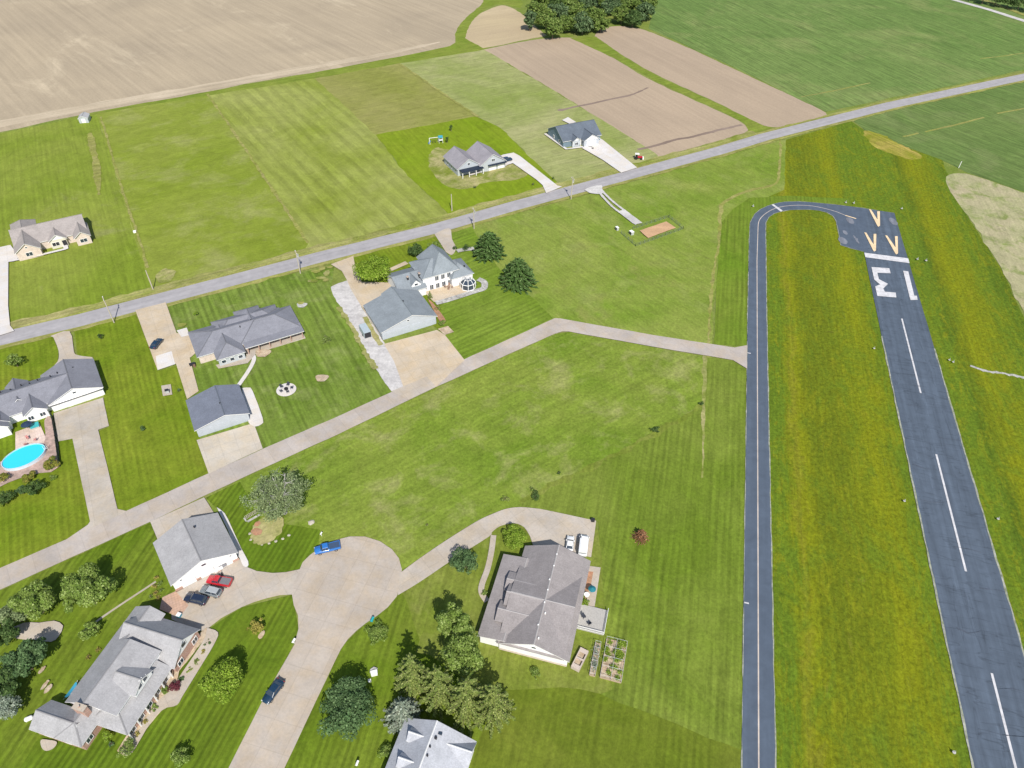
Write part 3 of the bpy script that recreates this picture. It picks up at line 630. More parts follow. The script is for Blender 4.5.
# beds by the large brick house
z5 = lambda *p: [(90+a/10.24, 660+b/10.24) for a, b in p]
sheet('planting_bed', [(207,629),(212,632),(180,672),(172,700),(125,757),(118,752),(170,668),(205,630)], M['mulch'], jitter=.1, step=1)
sheet('path', smooth([(207.9,629),(218.6,633.4),(215,645),(200,670),(184,696),(178,706),(168,708.6)], 3) + smooth([(160,713),(150,726),(141,741),(133,754),(127,757)], 3) + smooth([(122,752),(138,733),(150,715),(160,701),(172,690),(184,672),(199,650),(206,638)], 3), M['conc_drive'])
sheet('patio', smooth([(42,741),(50,741),(58,743),(55,749),(48,752),(43,749)], 3, True), M['conc_drive'])
sheet('patio', smooth([(10,632),(25,624),(40,624),(55,622),(64,627),(60,637),(52,643),(36,641),(18,640)], 2, True), M['conc_drive'], jitter=.1)
for (px, py, rx, ry, mt) in ((49,690,1.0,.5,'mulch'),(46,686,1.1,.4,'mulch'),(43,671,.9,.4,'mulch'),(268,530,4.6,3.4,'drylawn'),(257,533,1.0,1.3,'redmulch'),(258,525,.8,.7,'redmulch'),(374,672,.8,.8,'stones'),(262,636,1.0,.5,'mulch')):
    c = G(px, py); a = A_CUL if ry < 2 else A_CUL
    sheet('planting_bed', [(c.x + q[0], c.y + q[1]) for q in [(rx*(1+.15*math.sin(4*t+px))*math.cos(t)*math.cos(a) - ry*math.sin(t)*math.sin(a), rx*math.cos(t)*math.sin(a) + ry*(1+.2*math.cos(3*t))*math.sin(t)*math.cos(a)) for t in [i*PI/9 for i in range(18)]]], M[mt], world=True, jitter=.35, step=.45)

# ------------------------------------------------------------------ houses
R_ = {
 'taupe': shingle('roof_taupe', (.300,.270,.255)), 'grey': shingle('roof_grey', (.315,.310,.315)), 'slate': shingle('roof_slate', (.150,.165,.205)),
 'bluegrey': shingle('roof_bluegrey', (.205,.230,.250)), 'light': shingle('roof_light', (.36,.36,.37)), 'brown': shingle('roof_brown', (.255,.232,.228)),
 'mid': shingle('roof_mid', (.192,.195,.222)), 'dark': shingle('roof_dark', (.105,.125,.155)), 'violet': shingle('roof_violet', (.26,.245,.265)),
 'silver': shingle('roof_silver', (.38,.39,.42))}
W_ = {'white': M['whitewall'], 'brick': brick('red_brick', (.36,.17,.12), (.42,.23,.17), (.5,.45,.4)), 'tanbrick': brick('tan_brick', (.42,.31,.24), (.5,.38,.30), (.5,.45,.4)),
 'taupe': siding('taupe_siding', (.25,.23,.225)), 'blue': siding('blue_siding', (.16,.22,.27)), 'cream': siding('cream_siding', (.62,.58,.48)), 'grey': siding('grey_siding', (.42,.45,.47)), 'bluewhite': siding('pale_blue_siding', (.42,.45,.49)),
 'palebrick': brick('pale_brick', (.56,.45,.38), (.62,.50,.43), (.6,.55,.5))}
CAP = {}
def cap_mat(name):
    if name not in CAP:
        b = {'taupe':(.26,.235,.22),'grey':(.235,.23,.235),'slate':(.115,.13,.16),'bluegrey':(.165,.19,.205),'light':(.25,.25,.25),'brown':(.34,.32,.315),'mid':(.14,.142,.16),'dark':(.05,.06,.08),'violet':(.19,.18,.20),'silver':(.6,.6,.6)}[name]
        CAP[name] = plain('ridge_'+name, b, .9)
    return CAP[name]
class House:
    def __init__(s, name, org, ang, roof, label, cat='house', group=None):
        g = G(*org) if len(org) == 3 else Vector(org)
        s.e = empty(name, g.x, g.y, 0, RD(ang), label, cat, group)
        s.roofname = roof; s.roofm = R_[roof]; s.k = 0
        s.roof = MB(); s.fas = MB(); s.walls = {}; s.caps = MB(); s.x_wall = {}
    def wing(s, x0, x1, y0, y1, ez, rz, ax='y', hip=(0,0), rc=None, ov=.45, wall='white', gable=None, walls=True, ez2=None, zb=0.0, rake=True):
        """a roofed block; ridge along ax; x0..y1 outline of the roof incl. overhang"""
        s.k += 1; j = .004*s.k
        x0 -= j; x1 += j; y0 -= j*.8; y1 += j*.8; ez += j*.6; rz += j*.6
        ez2 = ez if ez2 is None else ez2 + j*.6
        if ax == 'y': u0, u1, v0, v1 = y0, y1, x0, x1; T = lambda u, v, z: (v, u, z)
        else: u0, u1, v0, v1 = x0, x1, y0, y1; T = lambda u, v, z: (u, v, z)
        vr = (v0+v1)/2 if rc is None else rc
        h0 = hip[0]*(v1-v0)/2; h1 = hip[1]*(v1-v0)/2
        if u1-h1 < u0+h0: mid = (u0+h0+u1-h1)/2; h0 = mid-u0; h1 = u1-mid
        th = .16
        a, b, c, d = (u0,v0,ez), (u1,v0,ez), (u1,v1,ez2), (u0,v1,ez2)
        e, f = (u0+h0, vr, rz), (u1-h1, vr, rz)
        top = [T(*p) for p in (a,b,c,d,e,f)]
        bot = [T(p[0],p[1],p[2]-th) for p in (a,b,c,d,e,f)]
        fs = [(0,1,5,4),(2,3,4,5)]
        if h0: fs.append((3,0,4))
        if h1: fs.append((1,2,5))
        s.roof.add(top, fs); s.roof.add(bot, [q[::-1] for q in fs])
        ed = [(0,1),(2,3)]
        ed += [(3,0)] if h0 else [(3,4),(4,0)]
        ed += [(1,2)] if h1 else [(1,5),(5,2)]
        for p, q in ed: (s.fas if rake else s.roof).add([top[p], top[q], bot[q], bot[p]], [(0,1,2,3)])
        # ridge and hip caps
        def cap(p, q):
            P, Q = Vector(p), Vector(q); dd = (Q-P).normalized(); n = Vector((-dd.y, dd.x, 0)).normalized()*.16
            if (Q-P).length < .3: return
            s.caps.add([P-n+Vector((0,0,-.03)), Q-n+Vector((0,0,-.03)), Q+Vector((0,0,.06)), P+Vector((0,0,.06)), P+n+Vector((0,0,-.03)), Q+n+Vector((0,0,-.03))], [(0,1,2,3),(3,2,5,4)])
        cap(top[4], top[5])
        if h0: cap(top[0], top[4]); cap(top[3], top[4])
        if h1: cap(top[1], top[5]); cap(top[2], top[5])
        # walls
        if walls:
            wb = s.walls.setdefault(wall, MB()); gb = s.walls.setdefault(gable or wall, MB())
            sl0 = (rz-ez)/max(.01, vr-v0); sl1 = (rz-ez2)/max(.01, v1-vr)
            U0, U1, V0, V1 = u0+ov, u1-ov, v0+ov, v1-ov
            za = ez + sl0*ov - th - .02; zc = ez2 + sl1*ov - th - .02; zr = rz - th - .02
            lo = min(za, zc) - .0
            P = [T(U0,V0,zb),T(U1,V0,zb),T(U1,V1,zb),T(U0,V1,zb),T(U0,V0,za),T(U1,V0,za),T(U1,V1,zc),T(U0,V1,zc)]
            wb.add(P, [(0,1,5,4),(1,2,6,5),(2,3,7,6),(3,0,4,7)])
            if not h0: gb.add([T(U0,V0,za),T(U0,V1,zc),T(U0,vr,zr)], [(0,1,2)])
            if not h1: gb.add([T(U1,V0,za),T(U1,V1,zc),T(U1,vr,zr)], [(0,1,2)])
        return s
    def box(s, name, x0, x1, y0, y1, z0, z1, mat, label=None):
        o = MB().box(x0,x1,y0,y1,z0,z1).build(name, mat, s.e)
        if label: o['label'] = label
        return o
    def window(s, x, y, z, w, h, face='S', mat=None, name='window', pane=None, shut=None):
        """frame stands 4 cm proud of the wall, glazing inside it"""
        rot = {'S': 0, 'E': PI/2, 'N': PI, 'W': -PI/2}[face]
        Mx = Matrix.Translation((x, y, z)) @ Matrix.Rotation(rot, 4, 'Z')
        t = .09; b = MB()
        for q in ((-w/2,w/2,-h/2,-h/2+t),(-w/2,w/2,h/2-t,h/2),(-w/2,-w/2+t,-h/2+t,h/2-t),(w/2-t,w/2,-h/2+t,h/2-t)):
            b.box(q[0],q[1],-.08,.03,q[2],q[3],Mx)
        if w > 1.3: b.box(-t/2,t/2,-.07,.03,-h/2+t,h/2-t,Mx)
        fr = b.build(name, mat or M['trim'], s.e)
        MB().box(-w/2+t,w/2-t,-.045,.02,-h/2+t,h/2-t,Mx).build('pane', pane or M['glass'], fr)
        return fr
    def door(s, x, y, w, h, face='S', mat=None, name='garage_door', z=0.12):
        rot = {'S': 0, 'E': PI/2, 'N': PI, 'W': -PI/2}[face]
        Mx = Matrix.Translation((x, y, z)) @ Matrix.Rotation(rot, 4, 'Z')
        b = MB(); b.box(-w/2,w/2,-.05,.02,0,h,Mx)
        n = 4 if name == 'garage_door' else 2
        o = b.build(name, mat or M['trim'], s.e)
        g = MB()
        for i in range(n): g.box(-w/2+.1,w/2-.1,-.07,-.052,h*i/n+.06,h*(i+1)/n-.06,Mx)
        g.build('door_panel', mat or M['trim'], o)
        if name == 'door':
            MB().box(w/2-.18,w/2-.1,-.14,-.05,h*.45,h*.52,Mx).build('handle', M['dark'], o)
        return o
    def vent(s, x, y, z, r=.16):
        MB().box(x-r,x+r,y-r,y+r,z-.25,z+.28).build('roof_vent', M['trim'] if abs(r-.13) < .001 else M['dark'] if r < .25 else M['metal'], s.e)
    def chimney(s, x, y, w, d, z0, z1, mat):
        o = MB().box(x-w/2,x+w/2,y-d/2,y+d/2,z0,z1).build('chimney', mat, s.e)
        MB().box(x-w/2-.1,x+w/2+.1,y-d/2-.1,y+d/2+.1,z1,z1+.12).build('chimney_cap', M['conc_drive'], o)
        MB().tube((x,y,z1+.12),(x,y,z1+.5),.16).build('flue', W_['brick'], o)
    def finish(s, fascia=None):
        s.roof.build('roof', s.roofm, s.e)
        s.fas.build('fascia', fascia or M['trim'], s.e)
        s.caps.build('ridge_cap', cap_mat(s.roofname), s.e)
        for i, (k, b) in enumerate(s.walls.items()):
            if b.f: b.build('wall', W_[k], s.e)
        return s

WHITE = W_['white']
# big white detached garage
h = House('detached_garage', (176.1,592.3,0), 36.8, 'grey', 'large white garage with grey gable roof beside three parked vehicles', 'garage')
h.wing(-.3,14.3,-.35,12.95,3.2,6.3,'y',wall='white')
for x in (3.1, 7.1, 11.1): h.door(x, .02, 3.0, 2.3)
h.window(7.1, .06, 4.3, 1.1, .8)
h.window(1.9, .06, 3.0, .5, .6); h.window(12.6,.06,2.9,.5,.6)
h.box('brick_base', .06,14.0,-.02,.09,0.0,.9,W_['brick']); h.vent(8.6,9.5,6.1)
h.door(13.86, 4.0, 1.0, 2.1, 'E', name='door')
h.finish()

# large brick house
h = House('brick_house', (71.76,693.55,3), -14.8, 'grey', 'large brick house with grey many-gabled roof and white dormer')
h.e.location.z = 0
h.wing(-.2,7.15,-.1,18.8,3.0,5.4,'y',rc=4.1,ez2=3.8,wall='brick',gable='brick')
h.wing(-.1,12.1,-1.7,11.2,3.0,6.45,'y',rc=5.6,ez2=5.2,wall='white',gable='white',ov=.4)
h.wing(2.2,15.5,9.5,18.1,3.0,6.5,'x',wall='brick',gable='white')
h.wing(6.6,14.9,-3.5,9.7,3.0,5.0,'y',rc=9.6,wall='brick',ez2=3.0,hip=(1,0),ov=.6)
h.wing(-2.8,6.2,-7.6,-2.05,3.0,4.9,'x',wall='brick',gable='brick')
h.wing(2.6,8.35,-7.55,1.2,3.0,5.0,'y',wall='brick',hip=(1,0))
h.wing(7.6,13.1,2.2,7.4,5.3,6.9,'x',wall='white',gable='white',zb=4.2,ov=.3)
h.chimney(5.6,-2.6,2.3,1.0,2.0,6.7,W_['brick'])
for dy in (-.75,.75): h.window(12.83,4.8+dy,5.55,1.1,1.3,'E')
h.window(12.83,4.8,6.6,.8,.5,'E')
for y in (-.6,9.9): h.window(11.73,y,4.95,1.4,.5,'E')
for y in (11.5,16.2): h.window(15.1,y,1.7,1.5,1.5,'E')
h.window(15.1,13.8,4.6,1.3,1.3,'E')
for y in (-2.2,.2,2.6,5.0,7.4): h.window(14.33,y,1.5,1.6,1.6,'E')
h.window(7.95,-5.6,1.6,1.5,1.3,'E'); h.window(0,-7.2,1.6,1.4,1.3,'S'); h.window(4.5,-7.2,1.6,1.4,1.3,'S')
h.door(14.33,8.7,1.0,2.1,'E',name='door')
for y in (-3.2,-.8,1.6,4.0,6.4,8.8): h.box('porch_column',14.75,14.95,y-.1,y+.1,0,2.8,M['trim'])
h.vent(2.4,14,5.3,.18)
h.finish()

# taupe house in the middle of the lower edge
h = House('gable_house', (568.9,662.2,3), -13.8, 'brown', 'long house with taupe roof, white gable end and grey deck')
h.wing(-14.95,.1,0,24.1,3.0,6.4,'y',rc=-7.3,wall='white',gable='white',hip=(0,0))
h.wing(-14.7,-1.0,.0,20.3,3.2,6.35,'x',wall='white',gable='taupe',zb=0,hip=(0,0),ov=.35,rake=False)
h.wing(-19.0,-10.0,.35,20.5,3.3,3.9,'y',rc=-13.6,wall='white')
h.wing(-16.4,-9.0,11.2,16.0,4.3,5.25,'x',wall='taupe',zb=3.0,ov=.1,rake=False)
h.wing(-15.5,-8.0,7.5,12.5,5.2,6.33,'x',wall='taupe',zb=3.0,ov=.1,rake=False)
h.wing(-16.4,-9.0,4.0,8.8,4.3,5.25,'x',wall='taupe',zb=3.0,ov=.1,rake=False)
for y in (1.6,4.3,7.2,9.5,12.5,15.0,18.5,21.5): h.vent(-7.1+.35*((y*7)%3-1),y,6.3,.13)
for x,w in ((-3,1.1),(-7.3,1.4),(-12,1.1)): h.window(x,.42,1.6,w,1.2,'S')
h.window(-7.3,.42,4.4,1.0,.8,'S')
h.box('brick_base',-14.4,-.4,.33,.43,0,.8,W_['palebrick'])
for y in (3,6.5,18,22): h.window(-.33,y,1.7,1.5,1.2,'E')
h.door(-.33,11.5,1.8,2.1,'E',name='door')
for x in (-10.6,-4.2): h.door(x,23.66,4.6,2.4,'N')
h.finish()

# light-roofed house cut by the lower edge
h = House('dormer_house', (436.6,721,7), -16, 'silver', 'house with pale silver roof and two small dormers at the bottom edge')
h.wing(-6.4,7.5,-14,.1,3.4,7.0,'y',rc=.05,wall='white')
for y in (-2.9,-7.4,-11.9): h.wing(-4.3,.2,y-1.25,y+1.25,5.0,6.2,'x',wall='white',zb=4.0,ov=.15)
h.wing(-.2,7.6,-5.1,-.1,3.4,5.6,'x',wall='white')
h.window(7.2,-2.6,1.8,1.6,1.3,'E'); h.window(3,-.35,1.7,1.2,1.2,'N')
h.vent(.9,-2.7,6.8,.2); h.vent(.5,-4.4,6.9,.14); h.vent(.6,-5.9,6.9,.14)
h.box('skylight',1.0,1.7,-1.9,-1.5,6.45,6.75,M['glass'])
h.finish()

# three street-side houses on the left
h = House('white_gable_house', (48.34,405.5,3), 34.5, 'mid', 'grey-roofed house with wide white garage gable next to the swimming pool')
h.wing(-.1,13.7,-.1,14.2,3.0,5.9,'y',wall='white')
h.wing(-13,7.0,.9,13.2,3.0,6.0,'x',wall='white')
h.wing(-8.9,-3.2,4.0,13.9,3.0,5.2,'y',wall='white')
h.wing(-6.2,-.3,-1.3,6.0,3.0,5.0,'y',wall='white')
h.wing(-17,-9.6,-3.4,6.0,3.2,5.8,'y',wall='white')
h.wing(-12.6,-9.2,-1.2,5.0,3.0,4.3,'y',wall='white')
for x in (2.4,6.8,11.1): h.door(x,.33,3.4,2.3)
h.window(6.8,.36,4.1,1.0,.7)
h.box('pent_roof',.1,13.5,-.35,.33,2.72,2.86,M['trim'])
h.box('gutter',.1,13.5,-.45,-.352,2.7,2.84,M['dark'])
h.window(-4.8,-.86,1.6,1.4,1.3); h.window(-2.0,-.86,1.6,1.4,1.3)
h.window(-14.8,-2.96,1.8,1.8,1.4); h.window(-11.5,-.76,1.6,1.2,1.2)
for i, x in enumerate((-11.5,-9.6,-7.2,-4.6,-2.6,-.6,2.6,4.4,6.4,8.4)): h.vent(x, 9.5+.5*(i%2), 4.9 + (0 if x < 0 else .2), .14)
h.finish()

h = House('ranch_house', (216.8,361,3), 30.5, 'mid', 'long grey-roofed ranch house with a pillared back porch')
h.wing(-4.7,22.9,4.2,17.2,3.0,5.8,'x',hip=(1,1),wall='palebrick')
h.wing(0,8.3,.2,14,3.0,5.2,'y',hip=(1,0),wall='grey')
h.wing(7.8,26.3,4.1,16.6,3.0,5.9,'x',hip=(1,1),wall='palebrick')
h.wing(9.6,17.4,10,21.4,3.0,5.5,'y',hip=(0,1),wall='palebrick')
h.wing(2.4,22.2,10,19.4,3.0,5.45,'x',hip=(1,1),wall='palebrick')
h.wing(-4.5,3,8.0,17.6,3.0,5.0,'x',hip=(1,0),wall='palebrick')
for x in (1.8,4.2,6.6): h.window(x,.62,1.6,1.3,1.2)
for x in (10.5,13.5,17.0,20.5,24.0): h.window(x,4.52,1.5,1.8,1.5)
h.box('porch_slab',8.3,26.2,1.8,4.4,0,.35,M['conc_drive'])
for x in (9.2,12.4,15.6,18.8,22.0,25.6): h.box('porch_column',x-.12,x+.12,1.95,2.2,.35,2.8,W_['brick'])
h.box('porch_beam',8.9,26.0,1.95,2.2,2.8,3.0,M['dark'])
h.wing(8.6,26.25,1.7,6.2,2.98,3.3,'x',rc=6.1,walls=False)
h.door(-4.27,11,4.5,2.3,'W')
for x, y in ((9.5,9.5),(16.3,10.8),(13.2,11.2),(19,10.2)): h.vent(x,y,5.5,.14)
h.finish()
h = House('garden_garage', (194.2,430.6,3), 29.3, 'slate', 'grey-blue roofed garage behind the ranch house near the concrete lane', 'garage')
h.wing(0,14.2,-.2,12.7,3.0,5.1,'y',rc=8.2,wall='bluewhite')
for x in (2.9,7.2,11.4): h.door(x,.27,3.5,2.3,mat=W_['bluewhite'])
h.door(13.74,6,1,2.1,'E',name='door'); h.window(13.76,9.5,1.6,1.1,1.0,'E'); h.vent(8.0,5,5.0,.16)
h.finish()

# fourth house with conservatory
h = House('villa', (380.5,331.9,3), 29.5, 'bluegrey', 'two-storey villa with blue-grey roof, glass-domed conservatory and large garage')
h.wing(-.2,18.6,-.9,15.0,3.2,6.4,'y',rc=10.4,wall='bluewhite')
h.wing(7.0,14.5,10,18.3,3.2,5.0,'y',wall='white')
h.wing(12.4,22.0,14.9,28.2,3.2,6.2,'x',hip=(0,0),wall='white')
h.wing(20.9,34.5,16.3,27.8,5.8,9.0,'x',hip=(1,1),wall='white')
h.wing(24.4,34.6,16.4,29.6,5.8,11.0,'y',hip=(1,.55),wall='white')
h.wing(30.6,39.0,14.6,25.0,3.8,6.9,'y',hip=(1,1),wall='white')
h.wing(17.0,20.4,16.2,21.5,4.4,6.1,'y',wall='white',zb=3,ov=.15)
for x in (2.6,7.2,11.8,16.2): h.door(x,-.47,3.6,2.4,mat=W_['bluewhite'])
h.window(9.0,-.47,4.6,.9,.7)
for x in (26.2,28.4,30.6,32.6):
    h.window(x,16.68,4.4,1.4,1.8)
for x in (24.2,26.4,28.6,30.8): h.window(x,16.68,1.5,1.4,2.0)
h.window(18.7,16.34,4.5,1.3,.9); h.window(18.3,2.0,1.6,1.2,1.1,'E')
h.chimney(17.0,19.3,.6,.6,4,6.1,M['dark']); h.chimney(21.0,19.0,.5,.8,4,6.5,M['dark']); h.vent(10.6,7.2,6.3,.2); h.vent(36.5,17,6.0,.2)
# conservatory: octagonal drum under a glazed dome
cx, cy, rr = 35.6, 12.6, 2.6
oc = lambda r, z, n=8: [Vector((cx+r*math.cos(PI/8+2*PI*i/n), cy+r*math.sin(PI/8+2*PI*i/n), z)) for i in range(n)]
cons = MB().ring([oc(rr,0), oc(rr,.7), oc(rr,.7)]).build('conservatory', W_['white'], h.e)
MB().ring([oc(rr-.06,.702), oc(rr-.06,2.5)], caps=False).build('glazing', M['glass'], cons)
b = MB()
for i in range(8):
    p = oc(rr,.7)[i]; q = oc(rr,2.6)[i]; b.tube(p,q,.12,n=4); e = oc(rr,2.6)[(i+1)%8]; b.tube(q,e,.12,n=4)
    b.tube(q, oc(1.4,3.8)[i], .09, n=4); b.tube(oc(1.4,3.8)[i], Vector((cx,cy,4.3)), .08, n=4); b.tube(oc(1.4,3.8)[i], oc(1.4,3.8)[(i+1)%8], .08, n=4)
b.build('glazing_bar', M['trim'], cons)
MB().ring([oc(rr-.02,2.62), oc(1.38,3.78), oc(.05,4.25)], caps=False).build('dome', M['glass'], cons)
h.finish()

# far houses
h = House('tan_brick_house', (14.8,251.3,3), 32, 'taupe', 'tan brick house with taupe roof at the left edge beyond the road')
h.wing(0,21.9,1.8,15.4,3.0,6.2,'x',wall='palebrick',hip=(0,0),ov=.4)
h.wing(-.2,7.5,-2.3,19.0,3.0,5.8,'y',wall='palebrick',hip=(0,1))
h.wing(17.2,22.4,-1.5,8,3.0,5.0,'y',wall='palebrick')
h.wing(9.7,15.4,.4,7,3.0,5.0,'y',wall='cream',gable='white')
h.window(3.6,-1.85,1.7,2.0,1.4); h.window(19.8,-1.05,1.6,2.2,1.4)
h.window(11.6,.85,1.6,2.2,1.4,pane=M['dark']); h.door(14.2,.85,1.3,2.2,name='door',mat=M['dark'])
h.window(3.6,-1.85,4.2,.7,.6)
h.e.scale = (1.07,1.07,1.05); h.finish()
h = House('twin_gable_house', (460.6,178.9,0), 30, 'violet', 'house with violet-grey twin gables and dark porch roofs beyond the road')
h.wing(-.4,10.8,2.2,16.5,3.2,6.8,'y',wall='grey',gable='bluewhite')
h.wing(9.5,22.3,.6,15.5,3.2,7.3,'y',wall='grey',gable='bluewhite')
NAVYR = plain('porch_roof_navy', (.018,.028,.05), .6)
pr = MB(); pr.box(.6,10.9,-.6,2.6,2.6,2.78); pr.build('porch_roof', NAVYR, h.e)
pr = MB(); pr.box(13.4,21.9,-.3,1.0,2.7,2.88); pr.build('porch_roof', NAVYR, h.e)
for x in (.9,4.0,7.2,10.5): h.box('porch_column',x-.12,x+.12,-.4,-.16,0,2.6,M['trim'])
h.window(5.2,2.6,4.4,1.2,1.0); h.window(16,.98,4.6,1.6,1.2)
for x in (2.5,8.5): h.window(x,2.6,1.5,1.4,1.4)
h.door(5.3,2.6,1.1,2.1,name='door'); h.door(15.6,.98,3.4,2.3); h.door(19.8,.98,3.0,2.3)
for y in (5,9,13): h.window(.02,y,1.6,1.3,1.3,'W')
h.finish()
h = House('blue_gable_house', (564.2,148.6,0), 26, 'dark', 'blue-sided house with dark roof and two white front gables')
h.wing(-.6,19.6,.4,16.4,3.0,7.2,'x',wall='blue',gable='blue')
h.wing(3.6,8.0,-1.2,6,3.0,4.6,'y',wall='bluewhite',gable='white')
h.wing(8.6,16.9,-2.6,7,3.0,5.4,'y',wall='bluewhite',gable='white',ov=.35)
h.door(12.7,-2.30,4.8,2.4); h.window(5.8,-.78,1.6,1.6,1.4); h.door(8.3,.8,1.0,2.1,name='door')
for y in (4.5,10.0): h.window(-.18,y,1.7,1.3,1.3,'W')
for x in (3.8,7.8): h.box('porch_column',x-.1,x+.1,-1.1,-.9,0,2.8,M['trim'])
h.finish()
h = House('garden_shed', (85.5,121,0), 15, 'light', 'small grey shed alone at the edge of the bare field', 'shed')
h.wing(-2.2,2.2,-2.6,2.8,2.2,3.3,'y',wall='grey',ov=.2)
h.door(0,-2.42,1.6,1.8,name='door'); h.window(2.02,0,1.4,.7,.7,'E')
h.finish()

# ------------------------------------------------------------------ trees and shrubs
FO = {
 'lime': foliage('leaf_lime', (.180,.290,.026), (.230,.335,.036), (.34,.40,.09)), 'mid': foliage('leaf_mid', (.150,.235,.040), (.220,.300,.066), (.35,.41,.16)),
 'dark': foliage('leaf_dark', (0.057,0.110,0.029), (0.091,0.149,0.042), (0.148,0.198,0.074)), 'deep': foliage('leaf_deep', (0.080,0.149,0.055), (0.114,0.187,0.071), (0.194,0.275,0.126)),
 'olive': foliage('leaf_olive', (.170,.240,.055), (.250,.300,.075), (.40,.42,.16)), 'silver': foliage('leaf_silver', (0.217,0.275,0.200), (0.308,0.352,0.273), (0.456,0.495,0.399)),
 'willow': foliage('leaf_willow', (.200,.265,.115), (.260,.320,.150), (.33,.38,.20)), 'rust': foliage('leaf_rust', (0.251,0.121,0.053), (0.342,0.165,0.084), (0.433,0.264,0.158)),
 'purple': foliage('leaf_purple', (0.137,0.033,0.047), (0.182,0.050,0.063)), 'orange': foliage('leaf_orange', (.16,.21,.03), (.25,.25,.045), (.40,.26,.08)), 'wood': foliage('leaf_wood', (.110,.185,.038), (.185,.255,.055), (.29,.34,.12)),
 'wood2': foliage('leaf_wood_blue', (.085,.150,.060), (.140,.205,.085), (.22,.28,.15)), 'pine': foliage('leaf_pine', (.075,.150,.036), (.115,.200,.055), (.19,.28,.11)), 'yel': foliage('leaf_yellow', (0.285,0.264,0.053), (0.376,0.330,0.084))}
BARK = plain('bark', (.16,.12,.085), .95, var=.25, vs=4); BARKG = plain('bark_grey', (.36,.335,.32), .95, var=.2, vs=3)
def leaf_mesh(name, pts, nrm, size, mat, rng, parent, up=.35):
    n = len(pts)
    a = rng.normal(size=(n,3)); a /= np.linalg.norm(a, axis=1)[:,None]
    nn = nrm*.9 + a*.6 + np.array([0,0,up*1.5]); nn /= np.linalg.norm(nn, axis=1)[:,None]
    t = np.cross(nn, rng.normal(size=(n,3))); t /= np.linalg.norm(t, axis=1)[:,None]; b = np.cross(nn, t)
    sz = size*rng.uniform(.6,1.4,(n,1))
    v = np.stack([pts - t*sz*.5, pts + b*sz*.34 + nn*sz*.06, pts + t*sz*.5, pts - b*sz*.34 - nn*sz*.06], 1).reshape(-1,3)
    me = bpy.data.meshes.new(name); me.vertices.add(n*4); me.vertices.foreach_set('co', v.ravel().astype('f'))
    me.loops.add(n*4); me.loops.foreach_set('vertex_index', np.arange(n*4)); me.polygons.add(n)
    me.polygons.foreach_set('loop_start', np.arange(0,n*4,4)); me.materials.append(mat); me.update(calc_edges=True); me.validate()
    o = bpy.data.objects.new(name, me); C.objects.link(o); o.parent = parent
    return o
def limbs(rng, tips, base_h, r, lean=(0,0)):
    b = MB(); b.tube((0,0,-.1),(lean[0],lean[1],base_h), r, r*.72, 8)
    for t in tips:
        m_ = Vector((lean[0],lean[1],base_h*.8)).lerp(Vector(t), .5) + Vector((0,0,.4))
        b.tube((lean[0],lean[1],base_h*.8), m_, r*.42, r*.25, 6); b.tube(m_, t, r*.25, r*.08, 6)
    return b
SEED = [100]
def crown_at(px, py, h):
    """ground point under a crown whose middle is seen at px, py"""
    g = G(px, py, h); return g.x, g.y
def tree(px, py, r, H, leaf, label, n=4200, size=.42, flat=1.0, name='tree', cat='tree', group=None, bark=None, nclump=None, gap=.0, ell_=1.0, rot=0, low=.25):
    SEED[0] += 1; rng = np.random.default_rng(SEED[0])
    ch = H*(1-low)*.5; cz = H - ch
    x, y = crown_at(px, py, cz)
    e = empty(name, x, y, 0, rot if rot else rng.uniform(0, 6), label, cat, group)
    nc = nclump or int(18 + r*4)
    C_ = []
    while len(C_) < nc:
        p = rng.uniform(-1,1,3); q = np.linalg.norm(p)
        if .45 < q < 1: C_.append(p)
    C_ = np.array(C_); C_[:,2] = np.where(C_[:,2] < -.5, C_[:,2]*.7, C_[:,2])
    cr_ = r*rng.uniform(.15,.38,nc)
    Cc = C_*np.array([r*.80*ell_, r*.80/ell_, ch*.80])*rng.uniform(.72,1.22,(nc,1)) + np.array([0,0,cz])
    w = cr_**2; idx = rng.choice(nc, n, p=w/w.sum())
    d = rng.normal(size=(n,3)); d /= np.linalg.norm(d,axis=1)[:,None]
    d[:,2] = np.where(d[:,2] < -.3, -d[:,2], d[:,2])
    rad = cr_[idx]*rng.uniform(.55,1.12,n)**.6
    pts = Cc[idx] + d*rad[:,None]*np.array([1,1,.8*flat])
    pts[:,2] = np.maximum(pts[:,2], .15)
    leaf_mesh('crown', pts, d, size, FO[leaf], rng, e)
    tips = [tuple(Cc[i]) for i in rng.choice(nc, min(9, nc), replace=False)]
    limbs(rng, tips, H*.35, .045*H*.55+.05).build('trunk', bark or BARK, e)
    return e
def shrub(px, py, r, h, leaf, label, n=500, size=.2, group=None, name='shrub', cat='shrub'):
    return tree(px, py, r, h, leaf, label, n=n, size=size, name=name, cat=cat, group=group, nclump=int(9+r*4), low=.12)
